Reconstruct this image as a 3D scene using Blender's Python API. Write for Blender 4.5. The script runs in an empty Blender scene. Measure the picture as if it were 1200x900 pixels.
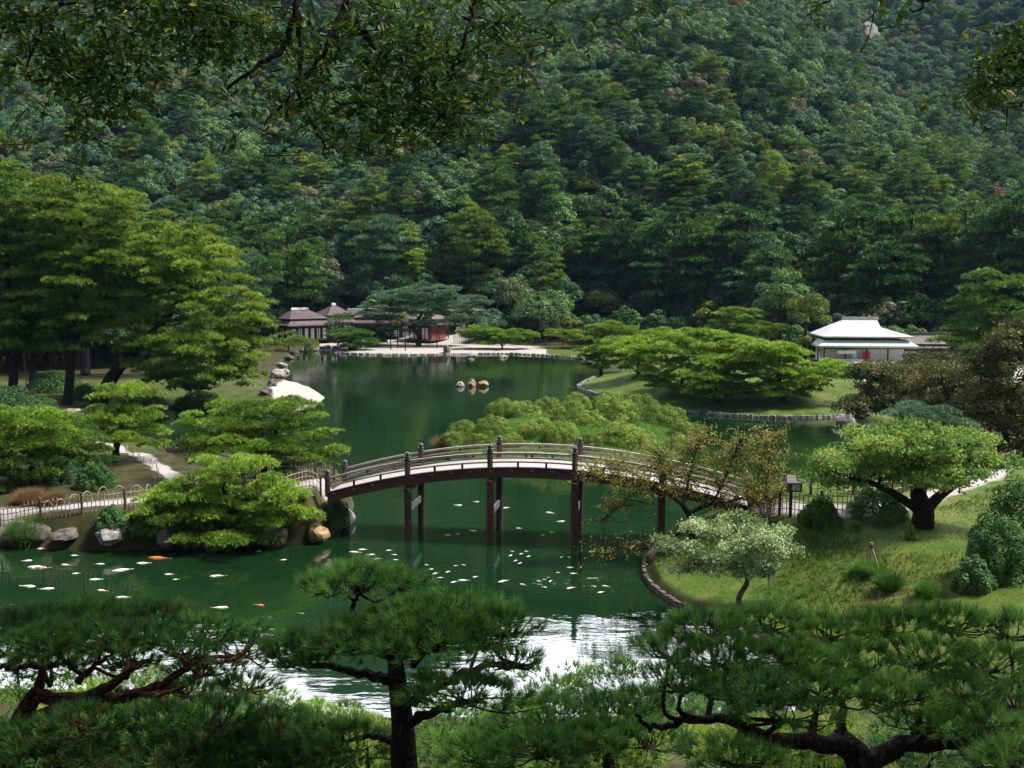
import bpy, math, random
import numpy as np
from mathutils import Vector, noise as mnoise
sc = bpy.context.scene
COL = sc.collection
PI = math.pi
R_ = np.random.default_rng(7)

# ------------------------------------------------------------------ camera
F_PX, PITCH, CAMZ = 1152.0, math.radians(5.95), 13.0
cam_d = bpy.data.cameras.new('camera'); cam = bpy.data.objects.new('camera', cam_d); COL.objects.link(cam)
cam.location = (0, 0, CAMZ); cam.rotation_euler = (PI/2 - PITCH, 0, 0)
cam_d.sensor_width = 36.0; cam_d.lens = 36.0*F_PX/1200.0; cam_d.clip_start = 0.1; cam_d.clip_end = 6000
sc.camera = cam

def ray(px, py):
    cx, cy = (px-600)/F_PX, (450-py)/F_PX
    cp, sp = math.cos(PITCH), math.sin(PITCH)
    return np.array([cx, cp+cy*sp, -sp+cy*cp])
def G(px, py, z=0.0):
    d = ray(px, py); t = (z-CAMZ)/d[2]
    return np.array([d[0]*t, d[1]*t, z])
def P(px, py, Y):
    d = ray(px, py); t = Y/d[1]
    return np.array([d[0]*t, Y, CAMZ+d[2]*t])
def proj(p):
    p = np.asarray(p, float); cp, sp = math.cos(PITCH), math.sin(PITCH)
    x, y, z = p[..., 0], p[..., 1], p[..., 2]-CAMZ
    f = y*cp - z*sp; u = y*sp + z*cp
    return 600+F_PX*x/f, 450-F_PX*u/f, f

def sm(t):
    t = np.clip(t, 0, 1); return t*t*(3-2*t)
def vnoise(x, y, seed=0):
    x = np.asarray(x, float); y = np.asarray(y, float)
    xi = np.floor(x); yi = np.floor(y); fx = x-xi; fy = y-yi
    def h(a, b):
        v = np.sin(a*127.1+b*311.7+seed*74.7)*43758.5453
        return v-np.floor(v)
    ux = fx*fx*(3-2*fx); uy = fy*fy*(3-2*fy)
    return (h(xi, yi)*(1-ux)+h(xi+1, yi)*ux)*(1-uy)+(h(xi, yi+1)*(1-ux)+h(xi+1, yi+1)*ux)*uy

# ------------------------------------------------------------------ land shape
def gpoly(pts): return np.array([G(a, b)[:2] for a, b in pts])
POND = np.vstack([
 np.array([[-48.0, 30.0], [-48.0, 50.0]]),
 gpoly([(-150,643),(0,640),(130,645),(250,643),(375,636),(405,615),(414,592),(408,572),(385,562),(330,557),(250,543),
  (210,531),(185,517),(160,502),(165,491),(200,480),(260,478),(320,479),(350,478),(374,472),(381,466),(367,457),(350,451),(333,447),
  (324,437),(328,426),(338,418),(342,410),(355,409),(372,411),(420,415),(480,416),(560,415),(600,415),(640,417),
  (675,420),(697,427),(709,436),(701,444),(683,450),(678,455),(700,463),(760,476),(820,485),(900,490),(960,490),
  (985,488),(1010,490),(1040,497),(1050,510),(1030,530),(980,548),(930,562),(890,575),(862,590),(835,606),(800,626),
  (766,648),(754,668),(765,690),(798,713),(838,730),(890,756)]),
 np.array([[9.5, 31.0], [8.5, 28.5], [-6, 28.0], [-10, 30]])])
ISLE = gpoly([(514,517),(522,530),(560,543),(650,549),(740,549),(800,537),(822,518),(795,503),(740,496),(660,495),(590,499),(540,506)])
def sd_poly(x, y, poly):
    """signed distance, positive inside"""
    d = np.full(x.shape, 1e18); ins = np.zeros(x.shape, bool)
    n = len(poly)
    for i in range(n):
        ax, ay = poly[i]; bx, by = poly[(i+1) % n]
        ex, ey = bx-ax, by-ay; l2 = ex*ex+ey*ey+1e-12
        t = np.clip(((x-ax)*ex+(y-ay)*ey)/l2, 0, 1)
        d = np.minimum(d, (x-ax-ex*t)**2+(y-ay-ey*t)**2)
        c = (ay > y) != (by > y)
        with np.errstate(all='ignore'):
            c &= x < ex*(y-ay)/(ey if abs(ey) > 1e-12 else 1e-12)+ax
        ins ^= c
    d = np.sqrt(d); return np.where(ins, d, -d)
def base_z(s, bank=0.35, w=0.5):
    return -1.5*(1-sm((s+1.2)/1.2)) + bank*sm(s/w)
def mountain(x, y):
    t = y-206+10*np.sin(x*0.021+0.8)+0.00*x
    ridge = 26*np.sin(x*0.0135+0.6+y*0.004)+15*np.sin(x*0.031+1.3-y*0.006)+16*(vnoise(x/60., y/60., 3)-.5)+8*(vnoise(x/23., y/23., 5)-.5)
    k = np.clip(t, 0, None)
    z = 0.50*k*sm(k/70.+.25) + ridge*sm(k/200.)
    over = np.clip(y-660-20*np.sin(x*0.011), 0, None)
    z = z - over*0.75
    return np.where(t > 0, z, 0)
def H(x, y, full=False):
    x = np.asarray(x, float); y = np.asarray(y, float)
    s1 = -sd_poly(x, y, POND); s2 = sd_poly(x, y, ISLE)
    z = base_z(s1)
    wl = sm((-6.0-x)/3.)*sm((y-44)/2.)*sm((72-y)/8.)
    z = z + wl*1.25*sm((s1+.1)/1.3) + 1.0*np.exp(-((x+10.3)**2+(y-50.8)**2)/18.)*sm((s1+.2)/1.2)
    wr = sm((x-5)/3.)*sm((62-y)/8.)
    z = z + wr*(2.1*sm(s1/9.)+1.6*np.exp(-((x-13.2)**2+(y-47.5)**2)/14.)*sm((s1+.3)/1.5))
    wp = sm((x-6)/5.)*sm((y-84)/6.)*sm((150-y)/20.)
    z = z + wp*1.9*sm(s1/11.)
    wq = sm((-18-x)/8.)*sm((y-70)/5.)*sm((140-y)/20.)
    z = z + wq*1.0*sm(s1/10.)
    hill = 11.3*(1-np.clip((y-1.5)/27., 0, 1))**1.5 + 0.25*(vnoise(x*.5, y*.5, 9)-.5)
    hill = np.where(y < 28.3, hill, -5)
    z = np.maximum(z, hill)
    z2 = base_z(s2, 0.4, .8)+1.3*sm(s2/8.)
    z = np.maximum(z, z2)
    land = np.maximum(s1, s2) > 0.4
    z = z + np.where(land, 0.12*(vnoise(x*.4, y*.4, 1)-.5)+0.05*(vnoise(x*1.7, y*1.7, 2)-.5), 0)
    z = z + mountain(x, y)
    if full: return z, s1, s2
    return z
def hz(x, y): return float(H(np.array([x]), np.array([y]))[0])
_T = np.concatenate([np.linspace(4, 60, 700), np.linspace(60, 260, 900)[1:], np.linspace(260, 900, 700)[1:]])
def gp(px, py, dz=0.0):
    """where the line of sight through a pixel meets the ground"""
    d = ray(px, py); Y = _T; x = d[0]/d[1]*Y; z = CAMZ+d[2]/d[1]*Y
    h = np.maximum(H(x, Y), 0.0)+dz
    k = np.argmax(z <= h)
    if not (z <= h).any(): k = len(Y)-1
    return np.array([x[k], Y[k], h[k]-dz])

# ------------------------------------------------------------------ objects
def tag(o, label=None, cat=None, group=None, kind=None):
    if label: o['label'] = label
    if cat: o['category'] = cat
    if group: o['group'] = group
    if kind: o['kind'] = kind
    return o
def thing(name, label, cat, loc=(0, 0, 0), rz=0.0, group=None):
    o = bpy.data.objects.new(name, None); COL.objects.link(o)
    o.location = tuple(float(v) for v in loc); o.rotation_euler = (0, 0, rz); o.empty_display_size = .3
    return tag(o, label, cat, group)
def link(name, me, parent=None, loc=None):
    o = bpy.data.objects.new(name, me); COL.objects.link(o)
    if parent is not None: o.parent = parent
    if loc is not None: o.location = tuple(float(v) for v in loc)
    return o
def np_mesh(name, verts, loop_idx, counts, mat, tint=None, smooth=False, attrs=None):
    me = bpy.data.meshes.new(name)
    verts = np.ascontiguousarray(verts, np.float32).reshape(-1, 3)
    loop_idx = np.ascontiguousarray(loop_idx, np.int32); counts = np.asarray(counts, np.int32)
    me.vertices.add(len(verts)); me.vertices.foreach_set('co', verts.ravel())
    me.loops.add(len(loop_idx)); me.loops.foreach_set('vertex_index', loop_idx)
    me.polygons.add(len(counts))
    st = np.zeros(len(counts), np.int32); st[1:] = np.cumsum(counts)[:-1]
    me.polygons.foreach_set('loop_start', st)
    me.polygons.foreach_set('use_smooth', np.full(len(counts), smooth))
    me.update(calc_edges=True)
    if tint is not None:
        a = me.attributes.new('tint', 'FLOAT', 'FACE'); a.data.foreach_set('value', np.ascontiguousarray(tint, np.float32))
    for k, v in (attrs or {}).items():
        a = me.attributes.new(k, 'FLOAT', 'POINT'); a.data.foreach_set('value', np.ascontiguousarray(v, np.float32))
    if mat: me.materials.append(mat)
    return me
def cloud_mesh(name, parts, mat):
    """parts: list of (V (n,k,3), tint (n,))"""
    vs, li, ct, ti, off = [], [], [], [], 0
    for V, t in parts:
        n, k = V.shape[:2]
        vs.append(V.reshape(-1, 3)); li.append(np.arange(n*k)+off); ct.append(np.full(n, k)); ti.append(t); off += n*k
    return np_mesh(name, np.vstack(vs), np.concatenate(li), np.concatenate(ct), mat, np.concatenate(ti))
def rotz(a):
    c, s = math.cos(a), math.sin(a); return np.array([[c, -s, 0], [s, c, 0], [0, 0, 1.]])
class MB:
    def __init__(self): self.v, self.f, self.n = [], [], 0
    def add(self, v, f):
        self.v.append(np.asarray(v, float).reshape(-1, 3)); self.f += [tuple(i+self.n for i in q) for q in f]; self.n += len(self.v[-1]); return self
    def box(self, c, s, rz=0.0, rot=None, taper=1.0):
        x, y, z = [v/2 for v in s]
        v = np.array([[-x,-y,-z],[x,-y,-z],[x,y,-z],[-x,y,-z],[-x*taper,-y*taper,z],[x*taper,-y*taper,z],[x*taper,y*taper,z],[-x*taper,y*taper,z]])
        M = rot if rot is not None else rotz(rz)
        return self.add(v@M.T+np.asarray(c, float), [(0,3,2,1),(4,5,6,7),(0,1,5,4),(1,2,6,5),(2,3,7,6),(3,0,4,7)])
    def beam(self, a, b, w, h):
        a = np.asarray(a, float); b = np.asarray(b, float); d = b-a; L = np.linalg.norm(d); d /= L
        s = np.cross(d, [0, 0, 1.]); s = s/np.linalg.norm(s) if np.linalg.norm(s) > 1e-6 else np.array([1., 0, 0])
        u = np.cross(s, d)
        return self.box((a+b)/2, (L, w, h), rot=np.column_stack([d, s, u]))
    def tube(self, pts, rad, n=6):
        pts = np.asarray(pts, float); m = len(pts)
        rad = np.full(m, rad, float) if np.isscalar(rad) else np.asarray(rad, float)
        T = np.gradient(pts, axis=0); T /= np.linalg.norm(T, axis=1)[:, None]+1e-12
        ref = np.array([0, 0, 1.]) if abs(T[:, 2]).mean() < .8 else np.array([1., 0, 0])
        A = np.cross(T, ref); A /= np.linalg.norm(A, axis=1)[:, None]+1e-12; B = np.cross(T, A)
        th = np.arange(n)*2*PI/n
        V = pts[:, None]+rad[:, None, None]*(np.cos(th)[None, :, None]*A[:, None]+np.sin(th)[None, :, None]*B[:, None])
        f = []
        for i in range(m-1):
            for j in range(n):
                k = (j+1) % n; f.append((i*n+j, i*n+k, (i+1)*n+k, (i+1)*n+j))
        f.append(tuple(range(n))); f.append(tuple(reversed([(m-1)*n+j for j in range(n)])))
        return self.add(V.reshape(-1, 3), f)
    def lathe(self, c, prof, n=12):
        c = np.asarray(c, float); th = np.arange(n)*2*PI/n
        V = np.array([[[r*math.cos(t), r*math.sin(t), z] for t in th] for r, z in prof])+c
        f = []
        for i in range(len(prof)-1):
            for j in range(n):
                k = (j+1) % n; f.append((i*n+j, i*n+k, (i+1)*n+k, (i+1)*n+j))
        f.append(tuple(reversed(range(n)))); f.append(tuple((len(prof)-1)*n+j for j in range(n)))
        return self.add(V.reshape(-1, 3), f)
    def mesh(self, name, mat, org=(0, 0, 0), smooth=False):
        V = np.vstack(self.v)-np.asarray(org, float)
        return np_mesh(name, V, np.concatenate([np.array(q) for q in self.f]), [len(q) for q in self.f], mat, smooth=smooth)
    def build(self, name, mat, parent=None, org=(0, 0, 0), smooth=False, bevel=0):
        o = link(name, self.mesh(name, mat, org, smooth), parent)
        if bevel:
            m = o.modifiers.new('bevel', 'BEVEL'); m.width = bevel; m.segments = 2; m.limit_method = 'ANGLE'
        return o
def spline(pts, n=5):
    pts = np.asarray(pts, float)
    if len(pts) < 3: return np.linspace(pts[0], pts[-1], n+1)
    q = np.vstack([2*pts[0]-pts[1], pts, 2*pts[-1]-pts[-2]]); out = []
    for i in range(1, len(q)-2):
        for t in np.arange(n)/n:
            out.append(.5*((2*q[i])+(-q[i-1]+q[i+1])*t+(2*q[i-1]-5*q[i]+4*q[i+1]-q[i+2])*t*t+(-q[i-1]+3*q[i]-3*q[i+1]+q[i+2])*t**3))
    out.append(q[-2]); return np.array(out)
def copy_tree(o, parent=None):
    c = o.copy(); COL.objects.link(c)
    if parent is not None: c.parent = parent
    for ch in o.children: copy_tree(ch, c)
    return c

# ------------------------------------------------------------------ materials
class NT:
    def __init__(self, name):
        self.m = bpy.data.materials.new(name); self.m.use_nodes = True; self.t = self.m.node_tree; self.t.nodes.clear()
        self.out = self.n('ShaderNodeOutputMaterial')
    def n(self, ty, **kw):
        nd = self.t.nodes.new(ty)
        for k, v in kw.items():
            if k.startswith('i_'):
                nd.inputs[k[2:].replace('_', ' ')].default_value = v
            else: setattr(nd, k, v)
        return nd
    def l(self, a, b): self.t.links.new(a, b)
    def ramp(self, fac, stops, interp='LINEAR'):
        r = self.n('ShaderNodeValToRGB'); cr = r.color_ramp; cr.interpolation = interp
        while len(cr.elements) > 1: cr.elements.remove(cr.elements[-1])
        for i, (p, c) in enumerate(stops):
            e = cr.elements[0] if i == 0 else cr.elements.new(p)
            e.position = p; e.color = (*c, 1) if len(c) == 3 else c
        if fac is not None: self.l(fac, r.inputs[0])
        return r
    def noise(self, scale, detail=4, rough=.55, coord='Object', vec=None, stretch=None):
        if vec is None:
            tc = self.n('ShaderNodeTexCoord'); vec = tc.outputs[coord]
        if stretch:
            mp = self.n('ShaderNodeMapping'); mp.inputs['Scale'].default_value = stretch; self.l(vec, mp.inputs[0]); vec = mp.outputs[0]
        nz = self.n('ShaderNodeTexNoise'); nz.inputs['Scale'].default_value = scale; nz.inputs['Detail'].default_value = detail
        nz.inputs['Roughness'].default_value = rough; self.l(vec, nz.inputs['Vector']); return nz
    def math(self, op, a, b=None):
        m = self.n('ShaderNodeMath', operation=op)
        for i, v in enumerate((a, b)):
            if v is None: continue
            if isinstance(v, (int, float)): m.inputs[i].default_value = v
            else: self.l(v, m.inputs[i])
        return m.outputs[0]
    def mix(self, fac, a, b, blend='MIX'):
        m = self.n('ShaderNodeMix', data_type='RGBA', blend_type=blend)
        for s, v in ((m.inputs[0], fac), (m.inputs[6], a), (m.inputs[7], b)):
            if isinstance(v, (int, float)): s.default_value = v
            elif isinstance(v, tuple): s.default_value = (*v, 1)
            else: self.l(v, s)
        return m.outputs[2]
    def bsdf(self, color, rough=.7, spec=.3, bump=None, bstr=.3, bdist=.02, metal=0.0):
        b = self.n('ShaderNodeBsdfPrincipled')
        if isinstance(color, tuple): b.inputs['Base Color'].default_value = (*color, 1)
        else: self.l(color, b.inputs['Base Color'])
        if isinstance(rough, (int, float)): b.inputs['Roughness'].default_value = rough
        else: self.l(rough, b.inputs['Roughness'])
        b.inputs['Specular IOR Level'].default_value = spec; b.inputs['Metallic'].default_value = metal
        if bump is not None:
            bp = self.n('ShaderNodeBump'); bp.inputs['Strength'].default_value = bstr; bp.inputs['Distance'].default_value = bdist
            self.l(bump, bp.inputs['Height']); self.l(bp.outputs[0], b.inputs['Normal'])
        self.l(b.outputs[0], self.out.inputs['Surface']); return b
def leaf_mat(name, cols, transl=.3, gloss=.14, objvar=.35, rough=.5):
    """cols: dark, middle, light leaf colours; each leaf and each tree has its own"""
    T = NT(name)
    at = T.n('ShaderNodeAttribute', attribute_name='tint'); oi = T.n('ShaderNodeObjectInfo')
    v = T.math('ADD', at.outputs['Fac'], T.math('MULTIPLY', T.math('SUBTRACT', oi.outputs['Random'], .5), objvar))
    k = len(cols); r = T.ramp(v, [(i/(k-1), c) for i, c in enumerate(cols)])
    b = T.n('ShaderNodeBsdfPrincipled'); T.l(r.outputs[0], b.inputs['Base Color']); b.inputs['Roughness'].default_value = rough
    b.inputs['Specular IOR Level'].default_value = gloss
    tr = T.n('ShaderNodeBsdfTranslucent'); T.l(T.mix(.5, r.outputs[0], T.mix(1.0, r.outputs[0], (1.6, 1.5, .55), 'MULTIPLY')), tr.inputs['Color'])
    mx = T.n('ShaderNodeMixShader'); mx.inputs[0].default_value = transl
    T.l(b.outputs[0], mx.inputs[1]); T.l(tr.outputs[0], mx.inputs[2]); T.l(mx.outputs[0], T.out.inputs['Surface'])
    return T.m
def rough_mat(name, c1, c2, scale=6, rough=.8, spec=.25, bstr=.4, bdist=.02, stretch=None, lo=.35, hi=.65, c3=None):
    T = NT(name); nz = T.noise(scale, 6, .6, stretch=stretch)
    st = [(lo, c1), (hi, c2)] if c3 is None else [(lo, c1), ((lo+hi)/2, c3), (hi, c2)]
    r = T.ramp(nz.outputs['Fac'], st); T.bsdf(r.outputs[0], rough, spec, nz.outputs['Fac'], bstr, bdist); return T.m
M = {}
def bark_mat(name, c1, c2, sc_):
    T = NT(name); nz = T.noise(sc_*1.6, 7, .7); vo = T.n('ShaderNodeTexVoronoi', feature='DISTANCE_TO_EDGE'); vo.inputs['Scale'].default_value = sc_
    mp = T.n('ShaderNodeMapping'); mp.inputs['Scale'].default_value = (1, 1, .55); T.l(T.n('ShaderNodeTexCoord').outputs['Object'], mp.inputs[0])
    T.l(T.mix(.12, mp.outputs[0], nz.outputs['Color']), vo.inputs['Vector'])
    e = T.ramp(vo.outputs['Distance'], [(0, (.25,.25,.25)), (.16, (1,1,1))]); c = T.ramp(nz.outputs['Fac'], [(.32, c1), (.7, c2)])
    h = T.math('ADD', T.math('MULTIPLY', e.outputs[0], 1.2), nz.outputs['Fac']); T.bsdf(T.mix(1.0, c.outputs[0], e.outputs[0], 'MULTIPLY'), .9, .15, h, 1.0, .03); return T.m
M['bark'] = bark_mat('bark', (.016,.012,.009), (.075,.055,.042), 16)
M['redbark'] = bark_mat('reddish_bark', (.03,.016,.012), (.2,.085,.06), 18)
M['greybark'] = rough_mat('grey_bark', (.03,.027,.025), (.16,.15,.14), 9, .85, .2, .8, .02)
M['rock'] = rough_mat('rock', (.04,.038,.036), (.30,.285,.27), 2.2, .85, .25, .7, .06)
M['darkrock'] = rough_mat('mossy_rock', (.02,.022,.016), (.13,.11,.10), 2.5, .85, .25, .7, .06)
M['ochrerock'] = rough_mat('ochre_rock', (.10,.06,.03), (.40,.28,.15), 2.5, .85, .2, .6, .05)
M['redwood'] = rough_mat('red_brown_timber', (.035,.016,.014), (.12,.05,.042), 5, .6, .35, .25, .01, (1,1,6), .3, .7)
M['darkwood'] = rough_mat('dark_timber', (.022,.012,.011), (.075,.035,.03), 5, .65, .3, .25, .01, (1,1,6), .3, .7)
M['railwood'] = rough_mat('weathered_rail_timber', (.20,.13,.11), (.46,.38,.35), 7, .6, .3, .3, .01, (1,1,4), .3, .7)
M['deck'] = rough_mat('pale_deck_planks', (.20,.17,.165), (.38,.345,.335), 8, .7, .3, .3, .01, (7,1,1), .3, .7)
M['palewood'] = rough_mat('pale_board', (.45,.42,.42), (.68,.65,.64), 7, .7, .3, .2, .01)
M['blackmetal'] = rough_mat('black_copper', (.008,.008,.01), (.03,.03,.035), 8, .35, .5, .1, .01)
M['bamboo'] = rough_mat('old_bamboo', (.16,.12,.08), (.42,.36,.27), 6, .6, .3, .2, .01, (1,1,3))
M['darkbamboo'] = rough_mat('dark_fence_timber', (.02,.015,.013), (.07,.05,.045), 6, .7, .3, .2, .01)
M['roof'] = None
def roof_mat(name, c1, c2, period):
    T = NT(name); tc = T.n('ShaderNodeTexCoord')
    w = T.n('ShaderNodeTexWave', wave_type='BANDS', bands_direction='Z', wave_profile='SAW'); w.inputs['Scale'].default_value = period; w.inputs['Distortion'].default_value = .6
    T.l(tc.outputs['Object'], w.inputs['Vector'])
    nz = T.noise(1.4, 6, .65); c = T.ramp(nz.outputs['Fac'], [(.3, c1), (.7, c2)])
    f = T.mix(.22, c.outputs[0], w.outputs['Color'], 'MULTIPLY')
    T.bsdf(f, .7, .3, w.outputs['Fac'], .5, .04); return T.m
M['roof'] = roof_mat('bark_shingle_roof', (.05,.036,.042), (.13,.095,.105), 1.6)
M['greyroof'] = roof_mat('grey_brown_roof', (.07,.058,.054), (.16,.135,.13), 1.6)
M['whiteroof'] = roof_mat('white_tile_roof', (.34,.34,.335), (.56,.56,.55), 1.3)
M['greenroof'] = roof_mat('pale_green_eave_roof', (.34,.42,.38), (.5,.57,.53), 2.0)
M['ridge'] = rough_mat('ridge_tile', (.5,.5,.5), (.72,.72,.72), 6, .7)
M['plaster'] = rough_mat('white_plaster', (.66,.65,.63), (.8,.79,.77), 3, .8)
M['shoji'] = rough_mat('shoji_paper', (.68,.65,.62), (.82,.8,.77), 3, .8)
M['redwall'] = rough_mat('red_ochre_wall', (.16,.045,.03), (.28,.09,.06), 4, .8)
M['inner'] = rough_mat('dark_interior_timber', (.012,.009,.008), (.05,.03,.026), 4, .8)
M['redcloth'] = rough_mat('red_cloth', (.42,.02,.02), (.6,.04,.035), 5, .8)
M['bluecloth'] = rough_mat('pale_blue_cloth', (.3,.5,.62), (.42,.62,.72), 5, .8)
M['koiwhite'] = rough_mat('white_koi_skin', (.78,.76,.72), (.9,.88,.85), 9, .25, .5, .05)
M['koiorange'] = rough_mat('orange_koi_skin', (.7,.17,.03), (.85,.33,.09), 5, .25, .5, .05)
M['koimix'] = rough_mat('white_and_orange_koi_skin', (.85,.82,.78), (.72,.18,.04), 3.2, .25, .5, .05, .01, None, .5, .56)
# leaves
M['needle_bright'] = leaf_mat('bright_pine_needles', [(.05,.11,.014), (.135,.245,.024), (.27,.41,.05)], .25)
M['needle_mid'] = leaf_mat('green_pine_needles', [(.022,.06,.012), (.058,.135,.02), (.13,.24,.04)], .25)
M['needle_yellow'] = leaf_mat('yellow_green_pine_needles', [(.04,.085,.014), (.118,.195,.026), (.25,.34,.05)], .3)
M['needle_blue'] = leaf_mat('blue_green_pine_needles', [(.025,.065,.035), (.06,.135,.075), (.14,.25,.15)], .25)
M['needle_dark'] = leaf_mat('dark_pine_needles', [(.015,.048,.016), (.04,.11,.03), (.10,.2,.05)], .25)
M['needle_fore'] = leaf_mat('long_pine_needles', [(.10,.055,.02), (.012,.05,.014), (.028,.09,.02), (.055,.15,.034), (.12,.24,.05), (.15,.28,.07)], .25)
M['azalea'] = leaf_mat('clipped_azalea_leaves', [(.04,.08,.012), (.135,.205,.03), (.29,.37,.07)], .25)
M['broad_dark'] = leaf_mat('dark_broadleaf', [(.018,.058,.022), (.055,.125,.046), (.13,.235,.08)], .25, .15, .5)
M['broad_green'] = leaf_mat('green_broadleaf', [(.026,.075,.024), (.078,.17,.05), (.18,.31,.09)], .25, .15, .5)
M['broad_teal'] = leaf_mat('blue_green_broadleaf', [(.02,.062,.036), (.054,.135,.075), (.13,.25,.13)], .25, .15, .5)
M['broad_brown'] = leaf_mat('grey_brown_broadleaf', [(.045,.055,.028), (.105,.115,.058), (.20,.20,.11)], .25, .15, .5)
M['broad_yellow'] = leaf_mat('yellow_green_broadleaf', [(.05,.08,.015), (.125,.17,.03), (.26,.28,.06)], .3, .15, .4)
M['broad_red'] = leaf_mat('rust_red_broadleaf', [(.05,.03,.018), (.13,.055,.03), (.22,.10,.055)], .3, .15, .4)
M['pale_leaf'] = leaf_mat('pale_variegated_leaves', [(.05,.10,.04), (.24,.32,.15), (.58,.62,.42)], .25)
M['lime_leaf'] = leaf_mat('lime_green_leaves', [(.04,.10,.02), (.13,.23,.045), (.32,.42,.11)], .3)
M['bronze_leaf'] = leaf_mat('bronze_cherry_leaves', [(.03,.045,.014), (.075,.088,.027), (.15,.14,.05)], .25)
M['autumn_leaf'] = leaf_mat('autumn_leaves', [(.08,.12,.028), (.18,.21,.05), (.29,.22,.065), (.42,.21,.075)], .3)
M['shade_leaf'] = leaf_mat('evergreen_oak_leaves', [(.008,.025,.006), (.026,.068,.013), (.07,.13,.022), (.34,.26,.03)], .25, .15)
M['shrub_dark'] = leaf_mat('dark_shrub_leaves', [(.012,.045,.012), (.035,.105,.025), (.09,.2,.05)], .25)
M['dry_grass'] = leaf_mat('dry_sedge', [(.08,.05,.025), (.2,.12,.06), (.32,.22,.12)], .25)
M['grass'] = leaf_mat('lawn_grass', [(.11,.08,.032), (.045,.075,.014), (.07,.12,.02), (.12,.16,.03)], .3)
M['grass_green'] = leaf_mat('fresh_grass', [(.035,.10,.018), (.075,.185,.032), (.13,.27,.055)], .35)

# ------------------------------------------------------------------ foliage makers
def unit(v): return v/(np.linalg.norm(v, axis=-1, keepdims=True)+1e-12)
def leaves(C, N, L, W, rng, fold=.12):
    n = len(C); N = unit(N)
    T = unit(np.cross(N, rng.normal(size=(n, 3)))); B = np.cross(N, T)
    L = np.broadcast_to(L, (n,))[:, None]*rng.uniform(.7, 1.2, (n, 1)); W = np.broadcast_to(W, (n,))[:, None]*rng.uniform(.7, 1.2, (n, 1))
    return np.stack([C-T*L/2-N*L*fold, C+B*W/2, C+T*L/2-N*L*fold, C-B*W/2], 1)
def needles(C, D, m, L, W, spread, rng, shoot=0.0):
    n = len(C); D = unit(D)
    C2 = np.repeat(C, m, 0); D2 = np.repeat(D, m, 0)
    if shoot: C2 = C2+D2*rng.uniform(0, shoot, (n*m, 1))
    d = unit(D2+spread*rng.normal(size=(n*m, 3)))
    s = unit(np.cross(d, rng.normal(size=(n*m, 3))*(1 if shoot else .28)+(0 if shoot else 1)*(np.array([0, 0, .8])+D2*.4)))
    l = L*rng.uniform(.65, 1.1, (n*m, 1))
    return np.stack([C2-s*W/2, C2+s*W/2, C2+d*l], 1)
def fill(envs, pr, rng, n, sep=1.0, vsep=.45, shell=.45):
    """spread pads through a few ellipsoids; returns centres and outward directions"""
    out, dirs = [], []; vol = np.array([e[1][0]*e[1][1]*e[1][2] for e in envs])**.7; vol = vol/vol.sum()
    tries = 0
    while len(out) < n and tries < n*60:
        tries += 1
        c, r = envs[rng.choice(len(envs), p=vol)]
        d = unit(rng.normal(size=3)); q = rng.uniform(shell, 1)
        p = c+np.array(r)*d*q
        if out:
            o = np.array(out)-p; o[:, 2] /= vsep
            if (np.linalg.norm(o, axis=1) < sep*pr).any(): continue
        out.append(p); dirs.append(d)
    return np.array(out), np.array(dirs)
def pad_points(c, R, Hh, n, rng, lean=None):
    """points over the top of a cloud pad with a wavy edge"""
    a = rng.uniform(0, 2*PI, n); ph = rng.uniform(0, 2*PI, 3)
    k = 1+.16*np.sin(2*a+ph[0])+.13*np.sin(3*a+ph[1])+.1*np.sin(5*a+ph[2])
    q = np.sqrt(rng.uniform(0, 1, n)); Rx, Ry = (R, R) if np.isscalar(R) else R
    x = Rx*q*k*np.cos(a); y = Ry*q*k*np.sin(a)
    z = Hh*(1-q**2)*rng.uniform(.55, 1.0, n) - Hh*.25*q + rng.normal(0, Hh*.12, n)
    D = np.stack([np.cos(a)*q*.9, np.sin(a)*q*.9, np.full(n, .8)-.35*q], 1)+rng.normal(0, .25, (n, 3))
    return np.asarray(c)+np.stack([x, y, z], 1), D
def ell(px, py, Y, rx, ry, dY=0, depth=.85):
    """an ellipsoid of crown seen at a pixel, at distance Y"""
    k = Y/F_PX; return (P(px, py, Y)+np.array([0, dY, 0]), (rx*k, rx*k*depth, ry*k))
def limb_to(mb, trunk, trad, p, rng, r0=None, n=6, sag=.15):
    """a limb from the trunk line up to a pad"""
    trunk = np.asarray(trunk); dz = trunk[:, 2]-p[2]; hd = np.linalg.norm(trunk[:, :2]-p[:2], axis=1)
    cost = hd*.9+np.abs(dz+hd*.35)*1.2; cost[0] += 2; i = int(np.argmin(cost))
    a = trunk[i]; L = np.linalg.norm(p-a); r = (r0 or trad[i]*.5)*min(1, .4+L*.25)
    m1 = a+(p-a)*.35+np.array([0, 0, -sag*L*.5])+rng.normal(0, .05*L, 3); m2 = a+(p-a)*.7+rng.normal(0, .05*L, 3)
    pts = spline([a, m1, m2, p], 3); mb.tube(pts, np.linspace(min(r, trad[i]*.8), r*.25, len(pts)), n); return pts
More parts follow.
